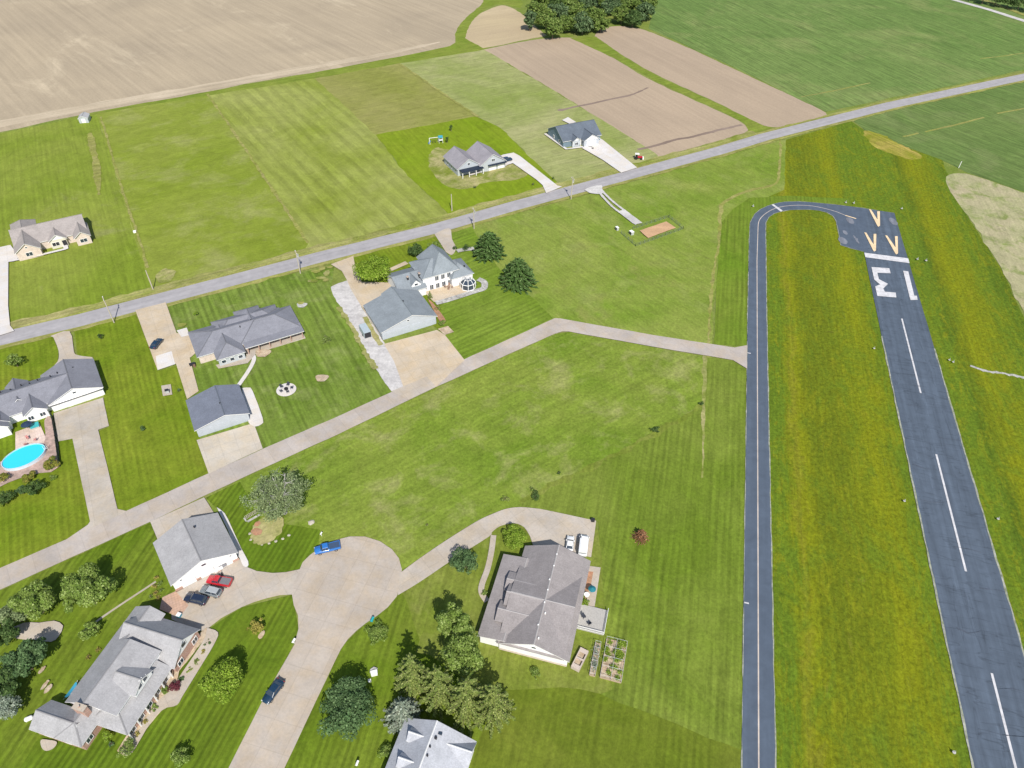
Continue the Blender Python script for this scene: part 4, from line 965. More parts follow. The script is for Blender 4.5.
def conifer(px, py, r, H, leaf, label, layers=11, spokes=11, size=.34, name='conifer', group=None, droop=.12, dens=14, pw=.8, wf=.34):
    SEED[0] += 1; rng = np.random.default_rng(SEED[0])
    x, y = crown_at(px, py, H*.38); e = empty(name, x, y, 0, rng.uniform(0,6), label, 'conifer', group)
    P, N = [], []; br = MB(); br.tube((0,0,-.1),(0,0,H*.97), .02*H+.08, .03, 8)
    for k in range(layers):
        t = k/(layers-1); z = H*(.08+.88*t); rr = r*(1-t)**pw*rng.uniform(.9,1.05) + .15
        m_ = max(4, int(spokes*(1-.5*t)))
        for j in range(m_):
            a = 2*PI*(j + rng.uniform(-.3,.3))/m_ + k*.7; L = rr*rng.uniform(.72,1.08)
            tip = Vector((math.cos(a)*L, math.sin(a)*L, z - droop*L + .10*L))
            br.tube((0,0,z), tip, .045, .012, 4, False)
            q = max(4, int(L*dens))
            for i in range(q):
                s_ = (i+.5)/q; wd = wf*(1-s_*.6)*min(1.3, L*.33)
                off = rng.normal(size=3)*np.array([wd, wd, .10])
                P.append(np.array([math.cos(a)*L*s_, math.sin(a)*L*s_, z - droop*L*s_*s_]) + off); N.append([math.cos(a)*.3, math.sin(a)*.3, 1])
    leaf_mesh('foliage', np.array(P), np.array(N, float), size, FO[leaf], rng, e, up=.6)
    br.build('trunk', BARK, e)
    return e
tree(373,268,6.8,8.5,'lime','large round yellow-green tree beside the villa driveway', n=9000, size=.5)
tree(415,250,3.2,4.2,'dark','dark round shrub-like tree against the road side of the villa', n=3600, size=.34, low=.1)
tree(435,246,2.7,3.6,'mid','rounded green shrub by the back drive of the villa', n=2200, size=.34, low=.1, name='shrub', cat='shrub')
conifer(489,246,6.6,10,'pine','tall dark conifer nearest the road and the villa', layers=14, spokes=15, size=.62, dens=20, pw=.5)
conifer(518,274,7.2,10.5,'pine','tall dark conifer standing apart on the grass east of the villa', layers=15, spokes=15, size=.62, dens=20, pw=.5)
# old sparse tree with pale bare limbs
def sparse(px, py, label):
    SEED[0] += 1; rng = np.random.default_rng(SEED[0])
    x, y = crown_at(px, py, 6.0); e = empty('old_tree', x, y-1.0, 0, 0, label, 'tree')
    b = MB(); b.tube((0,0,-.1),(.2,.3,2.2),.6,.48,10); P, N = [], []
    for i in range(24):
        a = 2.4*i + rng.uniform(-.3,.3); L = 1.6 + 4.3*math.sqrt((i+.5)/24); ztip = 12.5 - .17*L*L + rng.uniform(-.8,.8)
        mid = Vector((math.cos(a)*L*.5, math.sin(a)*L*.5, 2.2+(ztip-2.2)*.62)); tip = Vector((math.cos(a)*L, math.sin(a)*L, ztip))
        b.tube((.2,.3,1.9), mid, .24, .15, 6); b.tube(mid, tip, .15, .05, 6)
        for j in range(8):
            s_ = rng.uniform(.1,1); q = mid.lerp(tip, s_); t2 = q + Vector((rng.normal()*1.1, rng.normal()*1.1, rng.uniform(-.6,.9)))
            b.tube(q, t2, .07, .02, 5, False)
            if rng.random() < .72:
                m_ = int(rng.uniform(50,115)); d = rng.normal(size=(m_,3))*np.array([.55,.55,.45])
                P.extend(list(np.array(t2)+d)); N.extend([[0,0,1]]*m_)
    leaf_mesh('crown', np.array(P), np.array(N,float), .38, FO['willow'], rng, e)
    b.build('trunk', BARKG, e); return e
sparse(281,494,'old spreading tree with bare pale limbs beside the concrete lane')
tree(33,600,5.0,8.0,'mid','broad light green tree by the lane at the left edge', n=8000, size=.45)
tree(86,590,5.1,8.5,'mid','broadest light green tree north of the brick house, casting shade on the lawn', n=9500, size=.45)
tree(14,612,3.6,6,'willow','pale leafy tree tucked behind the left-edge trees', n=3600, size=.4)
tree(22,658,4.7,7.5,'deep','dark green tree south of the garden patio', n=6200, size=.42)
tree(-3,690,4.6,7,'dark','dark tree cut by the left edge of the photo', n=4000, size=.42)
tree(2,632,3.6,6,'dark','small dark tree at the left edge above the patio', n=2800, size=.4)
tree(3,706,3.4,5.5,'silver','greyish green tree at the lower left edge', n=2800, size=.38)
tree(90,630,2.1,3.4,'mid','small green tree alone on the lawn behind the brick house', n=1400, size=.32)
tree(222,681,4.7,7,'lime','bright yellow-green tree on the striped front lawn', n=6500, size=.38)
tree(257,627,1.9,3,'yel','small yellowish tree on the lawn inside the driveway curve', n=1100, size=.3)
tree(180,757,2.2,3.4,'mid','small green tree at the bottom edge of the striped lawn', n=1300, size=.3)
tree(347,709,5.4,8,'deep','dense round dark green tree east of the street', n=10500, size=.42, low=.1, nclump=75)
tree(377,634,2.7,1.9,'mid','low wide green bush on the street corner', n=2300, size=.26, low=.1, name='shrub', cat='shrub')
tree(455,626,4.4,10.5,'mid','upper part of the leafy clump west of the taupe house', n=5200, size=.42, ell_=1.1)
tree(464,654,4.6,9.5,'mid','leafy green tree touching the southwest corner of the taupe house', n=5200, size=.42)
for i, (px, py, r) in enumerate(((412,676,4.2),(438,688,4.7),(467,699,4.8),(494,705,4.4))):
    conifer(px, py, r, 13.5, 'olive', ['westernmost olive conifer of the row, next to the blue spruce', 'second olive conifer from the west in the row', 'third olive conifer from the west in the row', 'easternmost olive conifer of the row'][i], layers=12, spokes=10, size=.34, group='row of olive-brown conifers', dens=32, wf=.25, pw=.5)
conifer(403,713,4.0,8,'silver','pale blue-grey spruce beside the silver-roofed house', layers=12, spokes=12, size=.36, dens=24, wf=.24, pw=.6)
shrub(386,752,1.6,2.2,'mid','green bush at the west wall of the silver-roofed house', n=900)
shrub(514,538,3.6,3.4,'lime','rounded yellow-green shrub between driveway and taupe house', n=4200, size=.28)
tree(464,561,3.0,5,'deep','round dark green tree beside the curved driveway', n=4600, size=.32, low=.1, nclump=45)
shrub(484,592,1.1,.9,'mid','low bush inside the curve of the narrow path', n=500)
conifer(641,535,2.3,3.4,'rust','rust-brown dead conifer alone on the mown lawn', layers=8, spokes=11, size=.26, dens=16)
shrub(656,430,1.35,1.5,'dark','dark green bush alone on the lawn near the dirt path', n=700)
shrub(701,403,.9,.9,'dark','dark bush where the dirt path meets the diagonal track', n=420)
shrub(536,496,1.5,1.7,'dark','dark bush on the lawn above the driveway', n=700)
shrub(532,489,.8,.8,'mid','small sprig beside the dark bush on the lawn', n=200)
shrub(506,499,1.3,.9,'olive','flat scrubby bush left of the dark bush', n=420)
shrub(559,473,.6,.6,'dark','tiny bush on the lawn, farthest from the driveway', n=160)
shrub(427,405-300+420,.5,.5,'olive','tiny scrub on the mottled lawn', n=100)
shrub(535,673,1.35,1.3,'mid','round clipped bush south of the taupe house', n=800)
tree(14,360,2.5,4.2,'mid','small tree on the lawn at the left edge by the road', n=1500, size=.34)
tree(100,336,1.0,1.8,'dark','young dark tree by the roadside pole', n=420, size=.24)
conifer(326,339,1.7,3.2,'mid','small pale conifer on the striped lawn', layers=8, spokes=9, size=.28)
tree(196,313,1.0,1.8,'lime','young bright green tree in front of the ranch house', n=420, size=.22)
tree(142,428,.9,1.6,'deep','sapling on the striped lawn near the lane', n=260, size=.22)
tree(179,390,.6,1.2,'deep','sapling between the two left lawns', n=160, size=.2)
shrub(51,464,2.2,2.4,'orange','orange-green shrub at the right end of the pool', n=2600, size=.26)
shrub(26,477,2.1,2.2,'orange','orange-green shrub below the middle of the pool', n=2300, size=.26)
shrub(1,478,2.0,2.2,'orange','orange-green shrub at the left end of the pool', n=1100, size=.26)
tree(33,487,2.4,3.4,'dark','dark leafy tree below the pool paving', n=1900, size=.32)
tree(21,490,1.6,2.4,'deep','smaller leafy tree just left of the dark one', n=900, size=.3)
tree(3,498,2.3,3.2,'dark','dark tree at the left edge below the pool', n=1500, size=.32)
shrub(52,478,1.0,1.0,'mid','little bush by the corner of the pool fence', n=350)
shrub(30,407,1.2,1.2,'purple','dark red shrub behind the white-gabled house', n=400) if False else None
shrub(31,384,1.5,1.4,'purple','dark red shrub at the north wall of the white-gabled house', n=500)
conifer(430,296,1.0,3.4,'mid','slim green conifer at the corner of the villa terrace', layers=9, spokes=8, size=.22)
shrub(438,308,1.3,1.3,'olive','brownish shrub in the bed by the villa garage', n=600)
shrub(442,323,1.5,1.9,'mid','rounded green shrub at the villa garage corner', n=800)
shrub(475,284,1.0,2.0,'dark','narrow dark shrub east of the conservatory', n=450)
shrub(455,248,1.2,1.6,'dark','dark bush by the stone path of the villa', n=450); shrub(466,247,1.8,1.9,'dark','wider dark bush under the nearer conifer', n=900)
for i, (px, py, r, lf, lb) in enumerate(((105,737,1.3,'lime','bright shrub in the front bed near the south corner of the brick house'),(127,748,2.0,'mid','largest green shrub at the south corner of the brick house'),(155,707,.8,'mid','ball-shaped shrub midway along the brick house front'),(164.5,690,.9,'mid','ball-shaped shrub beside the purple one'),(180.5,680,.7,'deep','small ball shrub near the front door bed'),(172.5,688,1.4,'purple','dark purple shrub in the front bed'),(111,744,.5,'deep','tiny shrub between two larger ones at the house corner'))):
    shrub(px, py, r, r*1.3, lf, lb, n=int(300+500*r), size=.2)
for i, (px, py, lf) in enumerate(((208,643,'deep'),(203,652,'yel'),(197,662,'mid'),(190,670,'lime'),(147,722,'yel'),(138,733,'yel'))):
    shrub(px, py, .8, .7, lf, ['blue-green groundcover clump nearest the driveway','yellow flowering clump by the brick wing','green clump in the bed by the brick wing','lime clump next to the green one in the wing bed','upper of two yellow clumps at the lower bed','lower of two yellow clumps at the lower bed'][i], n=260, size=.2)
for i, (px, py) in enumerate(((157,577),(160,583),(155,586),(161,590),(156,593),(151,596),(158,598))):
    shrub(px, py, .75, .6, 'yel' if i % 2 == 0 else 'mid', ['pale flower clump by the garage wall, northernmost of the row','green clump just below the northernmost flower clump by the garage','pale flower clump on the lawn side of the garage row','green clump against the garage corner','pale flower clump in the middle of the garage row','green clump on the outer side of the garage row','southernmost pale flower clump by the brick paving'][i], n=210, size=.2, group='flower clumps beside the white garage')
shrub(88,657,.8,.5,'yel','upper pale flowering clump behind the brick house', n=160); shrub(98,650,.7,.5,'yel','small pale flowering clump close to the back wall', n=140)
tree(451,146-19,1.1,3.4,'dark','upper young conifer-like tree in the bright lawn', n=260, size=.34); tree(447,139,1.1,3.2,'dark','lower young conifer-like tree near the twin-gabled house', n=260, size=.34)
shrub(475,187,.9,1.0,'dark','small bush on the lawn before the twin-gabled house', n=140); shrub(533,184,.8,1.2,'dark','small bush left of the white drive near the road', n=120); shrub(553,178,.9,1.2,'dark','small bush right of the white drive near the road', n=120)
# wood beyond the fields
wl = [(535,10,6,'wood'),(546,20,6.5,'wood'),(558,12,6.5,'wood2'),(553,28,5.5,'wood'),(566,24,7,'wood'),(576,12,6.5,'wood'),(583,24,6.5,'wood2'),(594,16,7,'wood'),(601,24,5,'wood'),(570,3,6,'wood'),(588,2,6,'wood2'),(541,0,5.5,'wood'),(556,0,5,'dark'),
      (612,6,6.5,'wood2'),(622,14,6,'wood'),(632,4,6.5,'wood'),(633,19,5.5,'dark'),(645,12,6.5,'wood2'),(606,-2,6,'wood'),(621,-4,6,'wood'),(650,1,5,'wood'),(640,-6,6,'wood'),(598,-6,6,'dark'),(530,20,3.5,'wood2')]
wd = ['leftmost tree of the front edge','second bushy tree from the left in the left clump','bluish tree left of the middle, back row','low front tree in the left clump','broad front tree in the middle of the left clump','green tree behind the broad front one','bluish front tree right of the middle of the left clump','tall tree near the right end of the left clump','rightmost front tree of the left clump','back tree over the middle of the left clump','bluish back tree of the left clump','leftmost back tree of the left clump','very dark tree in the back row of the left clump',
 'leftmost bluish tree of the right clump','front left tree of the right clump','tree in the centre of the right clump','dark front tree of the right clump','rightmost bluish tree of the right clump','back left tree of the right clump','second back tree of the right clump','rightmost back tree of the right clump','hindmost tree of the right clump','very dark tree in the gap between both clumps','small outlying tree left of the left clump']
for i, (px, py, r, lf) in enumerate(wl):
    r *= 1.12
    tree(px, py, r, 10 + (i*5) % 4, lf, wd[i] + ' in the far wood', n=4800, size=.95, group='trees of the wood beyond the fields', nclump=60, low=.0)
for i, px in enumerate((985,998,1010,1021,1033)):
    tree(px, -4+i*2.0, 7, 10, 'dark', ['leftmost','second','middle','fourth','rightmost'][i] + ' of the five dark trees at the top right corner', n=1500, size=.8, group='dark trees at the top right corner', nclump=22, low=.05)

# ------------------------------------------------------------------ vehicles
TYRE = plain('tyre', (.02,.02,.02), .9); RIM = plain('rim', (.4,.4,.42), .4, metal=.6); LAMP = plain('headlight', (.7,.7,.65), .2); TAIL = plain('tail_light', (.35,.02,.02), .3)
def vehicle(name, px, py, px2, py2, kind, paint, label, cat, L=4.7, Wd=1.85, roofm=None, cover=None, z=None):
    a, b = G(px, py, .7), G(px2, py2, .7); c = (a+b)/2; ang = math.atan2((b-a).y, (b-a).x)
    e = empty(name, c.x, c.y, Z[0]+.01, ang, label, cat, None)
    w = Wd/2; h = L/2     # nose towards +x
    gl = M['glass']
    def sec(x, hw, z0, z1, tuck=.86):
        return [Vector((x,-hw*.93,z0)),Vector((x,-hw,z0+(z1-z0)*.35)),Vector((x,-hw*.98,z0+(z1-z0)*.75)),Vector((x,-hw*tuck,z1)),Vector((x,hw*tuck,z1)),Vector((x,hw*.98,z0+(z1-z0)*.75)),Vector((x,hw,z0+(z1-z0)*.35)),Vector((x,hw*.93,z0))]
    if kind == 'car': pr = [(-h,.78,.42,.80),(-h+.12,.94,.30,.98),(-h*.6,1,.24,1.02),(0,1,.22,.98),(h*.45,1,.24,.96),(h*.8,.97,.28,.86),(h-.12,.88,.32,.72),(h,.72,.40,.58)]; cab = (-h*.78,-h*.48,h*.12,h*.44,1.45)
    elif kind == 'suv': pr = [(-h,.86,.42,1.02),(-h+.1,.96,.30,1.12),(-h*.6,1,.26,1.12),(0,1,.26,1.1),(h*.5,1,.28,1.08),(h*.85,.97,.30,1.0),(h-.1,.90,.34,.88),(h,.78,.42,.7)]; cab = (-h*.94,-h*.80,h*.18,h*.46,1.75)
    elif kind == 'van': pr = [(-h,.93,.42,1.3),(-h+.1,.98,.32,1.35),(0,1,.3,1.35),(h*.6,1,.3,1.25),(h-.1,.93,.34,1.0),(h,.82,.42,.8)]; cab = (-h*.97,-h*.93,h*.52,h*.82,2.3)
    else: pr = [(-h,.94,.5,1.05),(-h+.08,.98,.42,1.1),(-h*.5,1,.40,1.1),(0,1,.36,1.1),(h*.5,1,.38,1.12),(h*.88,.97,.40,1.06),(h-.1,.92,.42,.96),(h,.82,.48,.8)]; cab = (-h*.12,-h*.06,h*.34,h*.54,1.82)
    body = MB().ring([sec(x, w*q, z0, z1) for x, q, z0, z1 in pr]).build('body', paint, e, True)
    x0, x1, x2, x3, zt = cab; zb_ = pr[3][3]-.04
    def rect(x, hw, z): return [Vector((x,-hw,z)),Vector((x,hw,z))]
    # glasshouse
    P = [(x0,w*.86,zb_),(x3,w*.86,zb_),(x3,-w*.86,zb_),(x0,-w*.86,zb_),(x1,w*.70,zt-.06),(x2,w*.70,zt-.06),(x2,-w*.70,zt-.06),(x1,-w*.70,zt-.06)]
    MB().add(P, [(0,1,5,4),(1,2,6,5),(2,3,7,6),(3,0,4,7)]).build('windows', gl if kind != 'van' else gl, e)
    rb = MB().ring([[Vector((x1-.05,-w*.70,zt-.07)),Vector((x1-.05,w*.70,zt-.07)),Vector((x1,w*.62,zt-.01)),Vector((x1,-w*.62,zt-.01))],
                    [Vector(((x1+x2)/2,-w*.73,zt-.05)),Vector(((x1+x2)/2,w*.73,zt-.05)),Vector(((x1+x2)/2,w*.66,zt+.02)),Vector(((x1+x2)/2,-w*.66,zt+.02))],
                    [Vector((x2+.05,-w*.70,zt-.07)),Vector((x2+.05,w*.70,zt-.07)),Vector((x2,w*.62,zt-.01)),Vector((x2,-w*.62,zt-.01))]])
    for s_ in (-1,1):
        for xa, xb in ((x0,x1),(x3,x2)): rb.tube((xa,s_*w*.87,zb_),(xb,s_*w*.71,zt-.06),.045,n=5)
        xm = (x1+x2)/2; rb.tube((xm,s_*w*.87,zb_),(xm,s_*w*.71,zt-.06),.05,n=5)
    rb.build('car_roof', roofm or paint, e)
    if kind == 'van': MB().box(x0+.04,x2-.55,-w*.9,w*.9,zb_,zt-.10).build('cargo_body', paint, e)
    if kind == 'truck':
        bed = MB(); hw = w*.9
        if cover: MB().box(-h+.12,x0-.08,-hw*.95,hw*.95,1.08,1.16).build('bed_cover', cover, e)
        else:
            MB().box(-h+.15,x0-.1,-hw*.85,hw*.85,1.06,1.12).build('bed_liner', M['dark'], e)
        for s_ in (-1,1): bed.box(-h+.05,x0-.05,s_*hw-.07,s_*hw+.07,1.02,1.2)
        bed.box(-h+.02,-h+.12,-hw,hw,1.02,1.2); bed.build('bed_side', paint, e)
    for sx in (-h*.62, h*.62):
        for s_ in (-1,1):
            t = MB().tube((sx,s_*(w-.22),.34),(sx,s_*(w+.01),.34),.34,n=18).build('wheel', TYRE, e)
            MB().tube((sx,s_*(w+.0),.34),(sx,s_*(w+.025),.34),.20,n=12).build('rim', RIM, t)
    for s_ in (-1,1):
        zz = pr[-2][3]; MB().box(h-.22,h-.02,s_*w*.72-.14,s_*w*.72+.14,zz-.16,zz+.0).build('headlight', LAMP, e)
        MB().box(-h-.01,-h+.12,s_*w*.78-.1,s_*w*.78+.1,.78,.98).build('tail_light', TAIL, e)
        MB().box(x3-.45,x3-.25,s_*w*1.0-.12,s_*w*1.0+.12,zb_-.02,zb_+.14).build('wing_mirror', paint, e)
    return e
NAVY = glossy('navy_paint', (.018,.028,.055)); GREYP = glossy('grey_paint', (.17,.19,.20)); REDP = glossy('red_paint', (.45,.02,.03)); BLUEP = glossy('blue_paint', (.03,.16,.48)); WHITEP = glossy('white_paint', (.78,.78,.78)); TEAL = glossy('dark_blue_paint', (.012,.035,.07))
vehicle('suv',185.8,597.8,207.2,602.6,'suv',NAVY,'dark navy SUV, lowest of the three vehicles by the white garage','SUV',L=5.0,Wd=2.0,roofm=NAVY)
vehicle('suv',201.8,590.2,221.2,595.2,'suv',GREYP,'grey SUV between the navy SUV and the red pickup','SUV',L=4.7,Wd=1.95,roofm=glossy('grey_roof',(.35,.37,.38)))
vehicle('pickup_truck',208.8,580.4,231.2,584.4,'truck',REDP,'red pickup truck with a grey bed cover','pickup truck',L=5.5,Wd=2.0,cover=plain('bed_cover_grey',(.16,.16,.17),.6)).rotation_euler.z += PI
for o in list(C.objects):
    if o.name.startswith('suv') and o.parent is None: o.rotation_euler.z += PI
vehicle('pickup_truck',314.5,552.5,341,546.2,'truck',BLUEP,'bright blue pickup truck parked at the edge of the turning circle','pickup truck',L=5.8,Wd=2.0,cover=plain('bed_cover_blue',(.05,.08,.14),.5)).rotation_euler.z += PI
vehicle('parked_car',281,682.5,266,702.5,'car',TEAL,'dark blue car parked alone on the concrete street','car',L=4.9,Wd=1.9)
vehicle('parked_car',152.6,349.5,161.0,339.5,'car',TEAL,'dark blue car on the warm concrete drive of the ranch house','car',L=4.9,Wd=1.9)
vehicle('parked_car',569,552,570.6,538,'car',WHITEP,'small white car north of the taupe house','car',L=4.4,Wd=1.8)
vehicle('van',582.2,556.5,584.4,537.5,'van',WHITEP,'tall white van right of the small white car','van',L=5.6,Wd=2.1)
vehicle('suv',501.5,161.8,512.3,159.4,'suv',TEAL,'dark blue SUV on the white drive beyond the county road','SUV',L=4.8,Wd=1.95)

def P0(px, py, z=0): g = G(px, py, z); return g.x, g.y
# enclosed trailer on the gravel
x, y = P0(365.5,333,1); e = empty('cargo_trailer', x, y, Z[0], A_PERP, 'grey box trailer with dark rear doors on the gravel strip', 'trailer')
MB().box(-2.4,2.4,-1.1,1.1,.5,2.4).build('body', plain('trailer_grey', (.38,.44,.47), .5), e)
MB().box(-2.45,-2.402,-1.0,1.0,.55,2.3).build('rear_door', M['dark'], e) if False else MB().box(2.402,2.45,-1.0,1.0,.55,2.3).build('rear_door', M['dark'], e)
MB().tube((-2.4,-.5,.55),(-3.6,0,.5),.05).tube((-2.4,.5,.55),(-3.6,0,.5),.05).build('hitch', M['dark'], e)
for s_ in (-1,1):
    t = MB().tube((.3,s_*.95,.35),(.3,s_*1.18,.35),.35,n=16).build('wheel', TYRE, e); MB().tube((.3,s_*1.18,.35),(.3,s_*1.2,.35),.2,n=10).build('rim', RIM, t)
# open utility trailer by the garden beds
x, y = P0(579.5,661); e = empty('storage_box', x, y, .1, wang((575,668),(583,652))-PI/2+0, 'pale timber planter box with two dark openings beside the taupe house', 'planter box')
b = MB(); b.box(-.9,.9,-2.3,-2.1,0,1.0).box(-.9,.9,2.1,2.3,0,1.0).box(-.9,-.7,-2.1,2.1,0,1.0).box(.7,.9,-2.1,2.1,0,1.0).box(-.7,.7,-.15,.15,0,1.0).box(-.7,.7,1.4,2.1,.8,.98).box(-.7,.7,-2.1,-1.4,.8,.98); b.build('frame', plain('pale_timber', (.5,.42,.36), .8), e)
MB().box(-.69,.69,-2.09,2.09,.05,.45).build('soil_fill', M['mulch'], e)

# utility poles with crossarms
def pole(px, py, H, label, arm=True, tr=False, ang=A_ROAD):
    g = G(px, py); e = empty('utility_pole', g.x, g.y, 0, ang, label, 'utility pole', 'utility poles along the county road')
    MB().tube((0,0,-.2),(0,0,H),.20,.13,10).build('pole', M['woodpole'], e)
    if arm:
        MB().box(-.08,.08,-1.2,1.2,H-.7,H-.55).build('crossarm', M['woodpole'], e)
        for yy in (-1.05,0,1.05): MB().tube((0,yy,H-.55 if yy else H),(0,yy,H-.3 if yy else H+.22),.06,n=8).build('insulator', M['trim'], e)
    if tr: MB().tube((.42,0,H-2.4),(.42,0,H-1.4),.28,n=12).build('transformer', M['metal'], e)
    return e, g, H
poles = [pole(114.3,322.8,9.8,'roadside pole left of the ranch house drive'),
 pole(300.5,273.6,9.0,'roadside pole between the ranch house and the villa', tr=True),
 pole(474,228.8,8.6,'roadside pole beside the nearer tall conifer', tr=True), pole(571,199.4,9.6,'roadside pole near the gravel track', tr=True)]
pole(153.3,289.8,7.6,'pole on the field side of the road at the left', arm=False)
pole(452,211,7.2,'pole on the field side before the twin-gabled house', arm=False)
for i in range(3):
    (e0,a,h0),(e1,b,h1) = poles[i], poles[i+1]; w = MB()
    n = 16; nn = Vector((-(b-a).y,(b-a).x)).normalized()
    for off, zz in ((0,.2),(-1.05,-.3)):
        pts = [Vector((*(a.lerp(b,t/n)+nn*off), (h0+zz)*(1-t/n)+(h1+zz)*t/n - 4*1.2*(t/n)*(1-t/n))) for t in range(n+1)]
        for p, q in zip(pts, pts[1:]): w.tube(p,q,.012,n=4,caps=False)
    o = w.build('power_line', M['dark']); tag(o, ['power lines spanning the ranch house lawn','power lines spanning the villa roadside','power lines spanning the drive to the twin-gabled house'][i], 'power line', 'power lines along the county road')

# above-ground pool
pc = G(23.6,456.0,1.2); pa = wang((3,462),(46,449))
P_ = [G(2.6,467,1.2),G(45.6,447,1.2)]; pa = math.atan2((P_[1]-P_[0]).y,(P_[1]-P_[0]).x); pl = (P_[1]-P_[0]).length/2
e = empty('swimming_pool', pc.x, pc.y, 0, pa, 'oval above-ground pool with bright turquoise water', 'swimming pool')
def ov(r, z, dr=0, n=40): return [Vector(((pl+dr)*math.cos(2*PI*i/n), (pl*.72+dr)*math.sin(2*PI*i/n), z)) for i in range(n)]
MB().ring([ov(1,0,0),ov(1,1.2,0),ov(1,1.2,-.12),ov(1,.3,-.12)],caps=False).build('pool_wall', plain('pool_wall', (.55,.62,.68), .5), e)
MB().ring([ov(1,1.21,.04),ov(1,1.27,.04),ov(1,1.27,-.14),ov(1,1.21,-.14)],caps=False).build('rim', plain('pool_rim', (.42,.58,.66), .5), e)
pm_, nt_, bs_ = new_mat('pool_water', .08, .5); bs_.inputs['Base Color'].default_value = (.04,.58,.74,1)
kk = NB(nt_); kk.bump(bs_, kk.noise(kk.pos(), 3, 3), .25, .05)
mesh_obj('water', ov(1,1.05,-.12), [tuple(range(40))], pm_, e)
b = MB(); 
for s_ in (-.25,.25): b.tube((pl-.5,s_-.8,1.2),(pl+.3,s_-.8,1.2),.04).tube((pl-.5,s_-.8,.2),(pl-.5,s_-.8,2.0),.04).tube((pl+.3,s_-.8,0),(pl+.3,s_-.8,2.0),.04)
b.build('ladder', M['trim'], e)
# dark fence beside the pool
def fence(name, pts, H, label, mat, mesh=False, post=2.2, slat=.16, z=None):
    P = [Vector(p) for p in pts]; e = empty(name, P[0].x, P[0].y, 0, 0, label, 'fence'); o0 = P[0]; b = MB()
    for a, c in zip(P, P[1:]):
        a = a-o0; c = c-o0; L = (c-a).length; n = max(1, round(L/post)); d = (c-a)/L
        for i in range(n+1):
            q = a.lerp(c, i/n); MB().box(-.06,.06,-.06,.06,0,H+.1,Matrix.Translation((q.x,q.y,0))).build('post', mat, e)
        nn = Vector((-d.y,d.x))
        if mesh:
            for zz in (.1,H*.5,H): b.tube((a.x,a.y,zz),(c.x,c.y,zz),.03,n=5)
            k_ = int(L/.3)
            for i in range(k_): q = a.lerp(c,(i+.5)/k_); b.tube((q.x,q.y,.1),(q.x,q.y,H),.012,n=4,caps=False)
        else:
            Mx = Matrix.Translation((a.x,a.y,0)) @ Matrix.Rotation(math.atan2(d.y,d.x),4,'Z'); k_ = int(L/slat)
            for i in range(k_): b.box(i*slat+.01,(i+1)*slat-.01,-.02,.02,.05,H,Mx)
            b.box(0,L,.022,.06,H*.25,H*.25+.08,Mx); b.box(0,L,.022,.06,H*.8,H*.8+.08,Mx)
    b.build('panel', mat, e); return e
fence('board_fence', [tuple(G(*p)) for p in ((53,417),(57,440),(60.5,467))], 1.7, 'dark board fence along the right side of the pool yard', plain('dark_fence',(.06,.075,.06),.8))
fence('wire_fence', [(39.6,234.5),(44.1,225.7),(63.7,238.9),(59.4,247.5),(44.5,238.0)], 1.3, 'wire fence round the orange sand bed', plain('galvanised',(.16,.19,.15),.6), mesh=True)
for px, py, w_, l_, lb, nm, ct in ((631.5,233,1.2,1.6,'grey cabinet with a dark door inside the wire fence','utility_cabinet','cabinet'),(617,228.8,.9,1.2,'pale utility box just outside the wire fence','utility_box','utility box')):
    x, y = P0(px,py,.6); e = empty(nm,x,y,0,RD(30),lb,ct); MB().box(-w_/2,w_/2,-l_/2,l_/2,.1,1.3).build('body', M['metal'], e); MB().box(-w_/2-.05,w_/2+.05,-l_/2-.05,l_/2+.05,1.3,1.38).build('lid', M['trim'], e); MB().box(-w_/2-.03,-w_/2-.002,-l_*.35,l_*.35,.2,1.2).build('door', M['dark'], e)

# hot tub, patio furniture
x, y = P0(34.5,425.5,.8); e = empty('hot_tub',x,y,0,RD(34),'square hot tub with turquoise cover below the house','hot tub')
MB().box(-1,1,-1,1,0,.85).build('cabinet', M['greywood'], e); MB().box(-1.03,-.01,-1.03,1.03,.85,.97).box(.01,1.03,-1.03,1.03,.85,.97).build('cover', plain('teal_cover',(.05,.38,.40),.6), e)
def chair_mesh(mat):
    e = empty('garden_chair', 0, 0, 0, 0, 'x', 'chair')
    MB().box(-.28,.28,-.28,.28,.40,.46).build('seat', mat, e)
    MB().add([(-.28,.26,.44),(.28,.26,.44),(.28,.40,1.0),(-.28,.40,1.0),(-.28,.31,.44),(.28,.31,.44),(.28,.45,1.0),(-.28,.45,1.0)],[(0,1,2,3),(7,6,5,4),(0,4,5,1),(1,5,6,2),(2,6,7,3),(3,7,4,0)]).build('backrest', mat, e)
    for sx in (-.25,.25):
        MB().box(sx-.04,sx+.04,-.28,.3,.62,.66).build('armrest', mat, e)
        for sy in (-.25,.25): MB().box(sx-.025,sx+.025,sy-.025,sy+.025,0,.62 if sy<0 else .4).build('leg', mat, e)
    return e
DKM = plain('chair_dark',(.05,.055,.07),.6)
def chairs(c, r, n, group, labels, z=0, mat=DKM, a0=0, sc=1.0):
    p = chair_mesh(mat)
    for i in range(n):
        e = p if i == 0 else copy_tree(p)
        a = a0 + 2*PI*i/n; e.location = (c[0]+r*math.cos(a), c[1]+r*math.sin(a), z); e.rotation_euler.z = a - PI/2; e.scale = (sc,)*3
        e['label'] = labels[i] if isinstance(labels, list) else labels; e['group'] = group
c = P0(286.6,390.6)
chairs(c, 1.55, 5, 'chairs round the fire pit', ['dark chair on the round white patio, on its %s side' % q for q in ('east','northeast','northwest','southwest','south')], Z[0], sc=1.1, a0=.2)
e = empty('fire_pit', c[0], c[1], Z[0], 0, 'fire pit in the middle of the round white patio', 'fire pit')
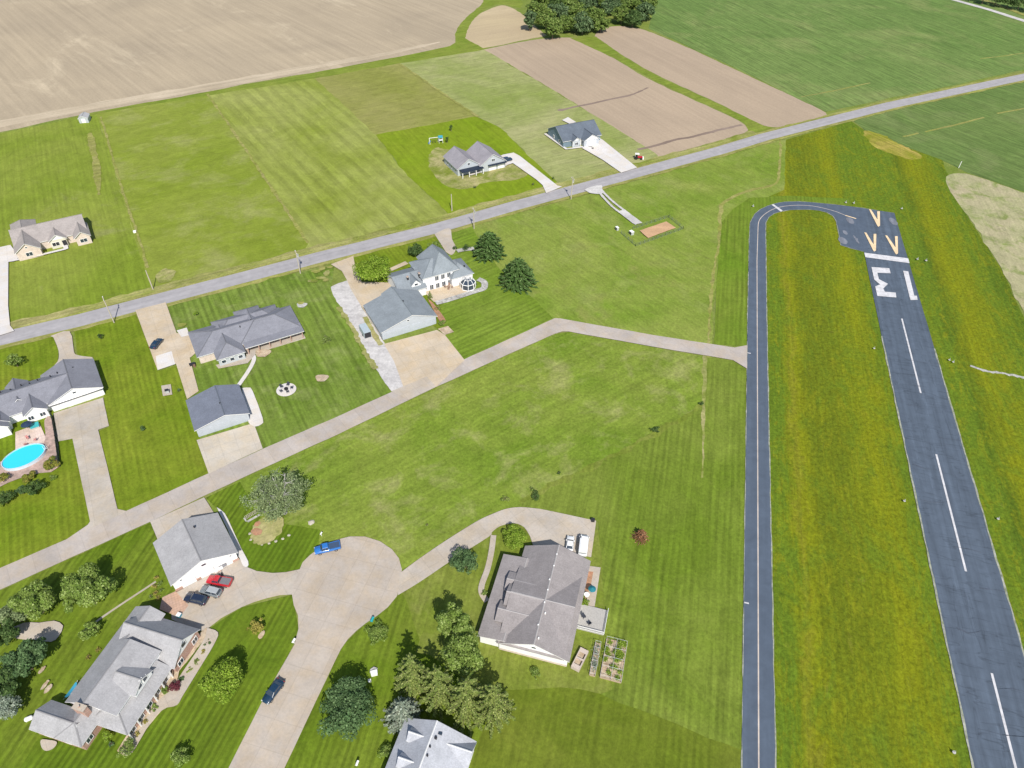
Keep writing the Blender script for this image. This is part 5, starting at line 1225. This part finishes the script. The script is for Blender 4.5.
n = 16; rg = lambda r, z: [Vector((r*math.cos(2*PI*i/n), r*math.sin(2*PI*i/n), z)) for i in range(n)]
MB().ring([rg(.55,0),rg(.55,.4),rg(.4,.4),rg(.4,.1)]).build('bowl', M['dark'], e)
def table(px, py, label, mat, r=.6, umb=None, z=0.0):
    x, y = P0(px, py); e = empty('garden_table', x, y, z, 0, label, 'table')
    MB().ring([rg(r,.70),rg(r,.74)]).build('tabletop', mat, e); MB().tube((0,0,0),(0,0,.7),.05).build('stem', mat, e); MB().ring([rg(.3,0),rg(.3,.05)]).build('foot', mat, e)
    return e
def umbrella(px, py, r, label, mat):
    x, y = P0(px, py, 2.3); e = empty('parasol', x, y, .1, 0, label, 'parasol')
    MB().tube((0,0,0),(0,0,2.5),.03).build('pole', M['metal'], e); MB().ring([rg(r,2.1),rg(.03,2.6)]).build('canopy', mat, e); MB().ring([rg(.3,0),rg(.3,.12)]).build('base', M['dark'], e)
table(461,285,'dark round table on the villa terrace',DKM,.6,z=Z[0]); chairs(P0(449,289), 1.1, 4, 'chairs on the villa terrace', ['terrace chair of the villa, on the %s side of its group' % q for q in ('east','north','west','south')], Z[0], mat=plain('chair_brown',(.28,.18,.14),.7)); table(449,289,'brown round table among the four villa terrace chairs',plain('table_brown',(.3,.2,.15),.6),.55,z=Z[0])
table(586.3,597.5,'small round white table east of the taupe house',M['trim'],.6,z=Z[0]); umbrella(592.2,588.6,.85,'small teal parasol on the patio of the taupe house',plain('teal_cloth',(.02,.16,.20),.8))
shrub(586,603,.95,1.2,'lime','potted bright green plant at the deck corner', n=400)
umbrella(26,424,1.3,'dark blue parasol on the patio below the white-gabled house',plain('navy_cloth',(.02,.04,.08),.8))
chairs(P0(31,443), 1.3, 3, 'loungers by the pool', ['pinkish chair on the pool patio, on the %s side' % q for q in ('east','west','south')], Z[0], mat=plain('chair_pink',(.5,.22,.2),.7), a0=.3)
# deck of the taupe house
a_ = RD(-13.8); o_ = G(568.9,662.2,3); e = empty('wooden_deck', o_.x, o_.y, 0, a_, 'grey plank deck with railing on the east side of the taupe house', 'deck')
b = MB()
for i in range(28): b.box(.0+i*.205,.19+i*.205,8.9,14.6,.55,.62)
b.build('planks', M['greywood'], e); MB().box(.05,5.7,8.95,14.55,.05,.545).build('skirting', M['greywood'], e)
b = MB()
for x0_,x1_,y0_,y1_ in ((0.2,5.8,8.86,8.94),(5.72,5.8,8.94,14.6)):
    b.box(x0_,x1_,y0_,y1_,1.5,1.58); b.box(x0_,x1_,y0_,y1_,.75,.80)
    n_ = int(max(x1_-x0_, y1_-y0_)/.25)
    for i in range(n_):
        t = (i+.5)/n_
        if x1_-x0_ > y1_-y0_: xx = x0_+t*(x1_-x0_); b.box(xx-.02,xx+.02,y0_+.01,y1_-.01,.8,1.5)
        else: yy = y0_+t*(y1_-y0_); b.box(x0_+.01,x1_-.01,yy-.02,yy+.02,.8,1.5)
b.build('railing', M['trim'], e)
w_ = e.matrix_basis.copy(); Mx = Matrix.Translation((o_.x,o_.y,0)) @ Matrix.Rotation(a_,4,'Z')
c = Mx @ Vector((1.7,11,0)); chairs((c.x,c.y), .9, 2, 'chairs on the grey deck', ['black chair on the grey deck nearer the wall','black chair on the grey deck nearer the railing'], .63, mat=DKM, a0=2.2, sc=1.15)
# garden beds
def bed(cx, cy, w, l, ang, label, leafm, nx=2, ny=3, cage=1.0, n=900):
    e = empty('raised_bed', cx, cy, .05, ang, label, 'garden bed'); b = MB(); t = .12
    for i in range(nx+1): xx = -w/2 + i*w/nx; b.box(xx-t/2,xx+t/2,-l/2,l/2,0,.4)
    for j in range(ny+1):
        yy = -l/2 + j*l/ny
        for i in range(nx): b.box(-w/2+i*w/nx+t/2+.002,-w/2+(i+1)*w/nx-t/2-.002,yy-t/2,yy+t/2,0,.39)
    b.build('frame', M['wood'], e); MB().box(-w/2+.07,w/2-.07,-l/2+.07,l/2-.07,.02,.28).build('soil_fill', M['mulch'], e)
    if cage:
        b = MB()
        for i in range(nx+1):
            for j in range(ny+1): xx = -w/2+i*w/nx; yy = -l/2+j*l/ny; b.tube((xx,yy,.3),(xx,yy,cage+.3),.035,n=5)
        for i in range(nx+1): xx = -w/2+i*w/nx; b.tube((xx,-l/2,cage+.3),(xx,l/2,cage+.3),.035,n=5)
        for j in range(ny+1): yy = -l/2+j*l/ny; b.tube((-w/2,yy,cage+.3),(w/2,yy,cage+.3),.035,n=5)
        b.build('cage', M['metal'], e)
    SEED[0] += 1; rng = np.random.default_rng(SEED[0])
    cc = np.stack([rng.uniform(-w/2+.3,w/2-.3,24), rng.uniform(-l/2+.3,l/2-.3,24), rng.uniform(.4,.7,24)],1)
    pts = cc[rng.integers(0,24,n)] + rng.normal(size=(n,3))*np.array([.28,.28,.2]); leaf_mesh('plants', pts, np.tile([0,0,1.],(n,1)), .22, FO[leafm], rng, e)
ga = RD(-13.8)
x, y = P0(613.5,661); bed(x, y, 4.2, 8.4, ga, 'wide caged vegetable bed, easternmost on the lawn', 'lime', 2, 4, 1.1, 3000)
x, y = P0(595,660); bed(x, y, 1.1, 7.0, ga, 'narrow weedy trellis bed between planter box and caged bed', 'silver', 1, 5, 1.0, 420)

# small road and garden furniture
def post_box(px, py, label, mat, H=1.1, name='mailbox', cat='mailbox', boxm=None, s=.22):
    x, y = P0(px, py, .5); e = empty(name, x, y, 0, A_CUL, label, cat)
    MB().box(-.05,.05,-.05,.05,0,H).build('post', mat, e); n_ = 8
    pr_ = [Vector((-s*1.6, s*.8*math.cos(PI*i/7), H + s*.9*math.sin(PI*i/7))) for i in range(8)]; pr2 = [p + Vector((s*3.2,0,0)) for p in pr_]
    MB().ring([pr_, pr2]).build('box', boxm or mat, e); return e
post_box(294.2,642.2,'white mailbox on the left kerb of the concrete street',M['trim'],s=.3)
post_box(372.5,621,'teal mailbox at the low bush on the street corner',plain('teal_box',(.03,.35,.38),.5),s=.34)
post_box(321.5,535,'small pale post box on the lawn by the old tree',M['trim'])
post_box(357.5,764.5,'white mailbox at the bottom of the lower lawn',M['trim'],s=.28)
def small_box(px, py, w, l, h_, ang, name, label, cat, mat, lid=None, z=0.0):
    x, y = P0(px, py, h_); e = empty(name, x, y, z, ang, label, cat)
    MB().box(-w/2,w/2,-l/2,l/2,0,h_).build('body', mat, e); MB().box(-w/2-.04,w/2+.04,-l/2-.04,l/2+.04,h_,h_+.06).build('lid', lid or mat, e); return e
e = small_box(167,391.5,.9,.9,.9,RD(30),'heat_pump','grey heat pump on its square concrete pad','heat pump',M['metal'],M['dark'],z=Z[0])
small_box(374,672.5,1.2,.9,.8,.3,'utility_box','pale utility box on the lower lawn','utility box',M['trim'])
small_box(369.5,680.5,.5,.5,.5,.3,'utility_box','smaller white box beside the utility box','utility box',M['trim'])
small_box(134.5,231,.9,.9,.6,.3,'utility_box','pale box in the field before the tan brick house','utility box',M['trim'])
small_box(620.5,526.5,.5,.5,.5,0,'utility_box','x','utility box',M['dark']) if False else None
small_box(192,363.5,1.6,.8,.9,RD(30),'waste_bin','dark bin group by the ranch house corner','waste bin',M['dark'])
small_box(194,365,.6,.5,.9,RD(30),'waste_bin','brown bin beside the dark bins of the ranch house','waste bin',plain('bin_brown',(.2,.12,.08),.6))
small_box(593,521.6-1,.7,.7,.7,0,'planter','dark planter at the far corner of the parking area','planter',M['dark'],z=Z[0])
small_box(178.5,614.5,.8,.8,1.0,A_CUL,'waste_bin','blue-white bin in the shade of the brick house','waste bin',plain('bin_blue',(.08,.3,.4),.6),M['trim'])
# white oval tank on the left lawn
x, y = P0(28.8,718.5,.6); e = empty('gas_tank',x,y,0,wang((20,722),(37,715)),'white oval gas tank alone on the lawn','gas tank')
b = MB(); L_ = [(-.75,.05),(-.7,.28),(-.5,.45),(.5,.45),(.7,.28),(.75,.05)]
b.ring([[Vector((x_, r_*math.cos(2*PI*i/14), .6+r_*math.sin(2*PI*i/14))) for i in range(14)] for x_, r_ in L_]).build('tank', M['trim'], e, True)
for sx in (-.5,.5): MB().box(sx-.08,sx+.08,-.3,.3,0,.3).build('foot', M['metal'], e)
# trellis by the old tree
a = G(246,520); b_ = G(258,513); e = empty('trellis',a.x,a.y,0,math.atan2((b_-a).y,(b_-a).x),'pale timber trellis beside the old tree bed','trellis'); b = MB(); L_ = (b_-a).length
for i in range(9): b.box(i*L_/8-.04,i*L_/8+.04,-.04,.04,0,1.5)
for zz in (.3,.8,1.3): b.box(0,L_,.042,.09,zz,zz+.08)
b.build('lattice', M['woodpole'], e)
MB().box(-.3,.0,-.6,.6,0,.35).box(0,L_,-1.1,-.6,0,.3).build('base_stones', M['stones'], e)
# stones round beds
rng = random.Random(5)
def boulder(px, py, r, label, group):
    g = G(px, py); e_ = bmesh.new(); bmesh.ops.create_icosphere(e_, subdivisions=2, radius=r)
    for v in e_.verts: v.co *= 1 + rng.uniform(-.18,.18); v.co.z = max(v.co.z*.6, -.1)
    me = bpy.data.meshes.new('boulder'); e_.to_mesh(me); e_.free(); me.materials.append(BOUL); o = bpy.data.objects.new('boulder', me); C.objects.link(o); o.location = (g.x, g.y, .05); tag(o, label, 'boulder', group)
BOUL = plain('boulder_stone', (.42,.38,.32), .9, var=.2, vs=5)
for i, (px, py) in enumerate(((250,534),(251,540),(262,544.5),(269,543.5),(276,541.5),(283,539),(289,535.5),(311.5,522.5))): boulder(px, py, .38 if i < 7 else .8, 'pale boulder of the old tree bed, ' + ['uppermost','second from the top','lower left','lowest','second from the lowest','third from the right end','at the right end'][i] + ' in the row' if i < 7 else 'lone pale boulder on the lawn east of the old tree', 'boulders round the old tree bed' if i < 7 else None)
STONE = MB()
def basketball(px, py, px2, py2, label, H=3.0):
    a, b = G(px, py), G(px2, py2); e = empty('basketball_hoop', a.x, a.y, Z[0], math.atan2((b-a).y,(b-a).x), label, 'basketball hoop')
    MB().tube((0,0,0),(0,0,2.9),.07).tube((0,0,2.9),(.8,0,3.2),.05).build('pole', M['metal'], e); MB().box(.8,.85,-.9,.9,2.8,3.9).build('backboard', M['trim'], e)
    n_ = 14; b_ = MB()
    for i in range(n_): p = lambda k_: Vector((1.12+.25*math.cos(2*PI*k_/n_), .25*math.sin(2*PI*k_/n_), 3.05)); b_.tube(p(i),p(i+1),.02,n=5)
    b_.build('hoop', plain('hoop_orange',(.6,.15,.03),.5), e); MB().box(-.5,.3,-.4,.4,0,.2).build('base', M['dark'], e)
basketball(221.8,576.5,226,584,'basketball hoop in front of the white garage'); basketball(592.5,149.5,590,155,'basketball hoop on the white drive of the blue-sided house')
# play set and tractor
x, y = P0(436,143); e = empty('play_set',x,y,0,RD(20),'white and blue play set with swings on the bright lawn','play set')
b = MB()
for sx in (-3,3):
    b.tube((sx,-1,0),(sx,0,2.6),.09).tube((sx,1,0),(sx,0,2.6),.09)
b.tube((-3,0,2.6),(3,0,2.6),.1); b.build('frame', M['trim'], e)
for sx in (-1.5,-.3): MB().tube((sx-.25,0,2.6),(sx-.25,0,.6),.03,n=5).tube((sx+.25,0,2.6),(sx+.25,0,.6),.03,n=5).box(sx-.3,sx+.3,-.15,.15,.55,.6).build('swing', M['dark'], e)
b = MB(); b.box(1.2,3,-1,1,1.3,1.4)
for sx in (1.25,2.95):
    for sy in (-.95,.95): b.box(sx-.06,sx+.06,sy-.06,sy+.06,0,2.6)
b.build('platform', M['trim'], e); MB().add([(1.1,-1.1,2.6),(3.1,-1.1,2.6),(3.1,1.1,2.6),(1.1,1.1,2.6),(1.1,0,3.3),(3.1,0,3.3)],[(0,1,5,4),(2,3,4,5),(3,0,4),(1,2,5)]).build('canopy', plain('canopy_teal',(.03,.25,.33),.7), e)
MB().add([(-3.6,-.4,.1),(-3.6,.4,.1),(-2.4,.4,1.3),(-2.4,-.4,1.3),(-3.6,-.4,.2),(-3.6,.4,.2),(-2.4,.4,1.4),(-2.4,-.4,1.4)],[(0,1,2,3),(7,6,5,4),(0,3,7,4),(1,5,6,2),(0,4,5,1),(3,2,6,7)]).build('slide', plain('slide_blue',(.05,.2,.5),.4), e)
x, y = P0(638,159); e = empty('tractor',x,y,.05,RD(-5),'small red and white tractor on the grass near the road','tractor')
MB().box(-.2,1.7,-.4,.4,.7,1.3).box(1.7,1.85,-.35,.35,.75,1.2).build('bonnet', REDP, e); MB().box(-1.3,-.2,-.7,.7,.7,1.1).build('body', REDP, e); MB().box(-.95,-.4,-.3,.3,1.1,1.25).box(-1.1,-.95,-.3,.3,1.1,1.7).build('seat', M['dark'], e)
MB().box(-1.5,.3,-.8,.8,2.3,2.38).box(-1.4,-1.32,-.7,-.62,1.1,2.3).box(-1.4,-1.32,.62,.7,1.1,2.3).build('canopy', M['trim'], e)
MB().box(1.9,2.4,-.9,.9,.2,.9).build('loader_bucket', M['trim'], e)
for sx, r_ in ((-.9,.75),(1.3,.42)):
    for s_ in (-1,1): MB().tube((sx,s_*.7,r_),(sx,s_*1.0,r_),r_,n=16).build('wheel', TYRE, e)
# runway and taxiway edge lights
def edge_light(px, py, label, s=1.0):
    g = G(px, py); e = empty('runway_light', g.x, g.y, Z[0], 0, label, 'runway light', 'lights along the runway and taxiway')
    n_ = 12; q = lambda r, z: [Vector((r*math.cos(2*PI*i/n_)*s, r*math.sin(2*PI*i/n_)*s, z)) for i in range(n_)]
    MB().ring([q(.75,.0),q(.75,.08)]).build('pad', M['gravel'], e); MB().ring([q(.12,.08),q(.1,.45),q(.2,.45),q(.2,.6),q(.08,.75)]).build('lamp', M['metal'], e)
for px, py, lb in ((845.4,203.6,'left one of two runway lights by the taxiway bend'),(853.4,204.2,'right one of two runway lights by the taxiway bend'),(901.2,209.8,'runway light at the far right corner of the runway end'),
  (916.8,260.4,'inner one of two runway lights beside the white threshold bar'),(925.5,261.8,'outer one of two runway lights beside the white threshold bar'),(873.5,349.7,'left edge light nearest the runway numbers'),(948.6,361.3,'inner right edge light beside the first centre stripe'),(952.4,363.3,'outer right edge light beside the first centre stripe'),
  (903.5,502.3,'left edge light halfway down the runway'),(997,520.2,'right edge light halfway down the runway'),(952.8,753.5,'left edge light at the bottom of the photo'),(752.8,207.3,'taxiway light outside the bend near the hold line')):
    edge_light(px, py, lb, .55 if py < 280 else .42)
# sign post at the field corner
x, y = P0(958.5,168); e = empty('marker_post',x,y,0,0,'thin white marker post at the crop field corner','marker post'); MB().box(-.1,.1,-.1,.1,0,3.2).build('post', M['trim'], e); MB().box(-.12,.12,-.12,.12,3.2,3.3).build('cap', M['dark'], e)
# swing hammock behind brick house
x, y = P0(71,690,1); e = empty('hammock', x, y, 0, A_CUL, 'blue hammock on a curved stand behind the brick house', 'hammock'); b = MB()
cv = [Vector((t*1.9, 0, .3+.9*t*t)) for t in [i/6-1 for i in range(13)]]
for p, q in zip(cv, cv[1:]): b.tube(p,q,.06,n=6)
b.box(-.7,-.6,-.7,.7,.1,.2).box(.6,.7,-.7,.7,.1,.2); b.build('stand', M['metal'], e); b = MB()
for s_ in range(12):
    t0 = s_/6-1; t1 = (s_+1)/6-1; f_ = lambda t: .65+.45*t*t; b.add([(t0*1.5,-.45*(1-t0*t0*.6),f_(t0)),(t1*1.5,-.45*(1-t1*t1*.6),f_(t1)),(t1*1.5,.45*(1-t1*t1*.6),f_(t1)),(t0*1.5,.45*(1-t0*t0*.6),f_(t0))],[(0,1,2,3)])
b.build('sling', plain('blue_cloth',(.04,.25,.38),.8), e)
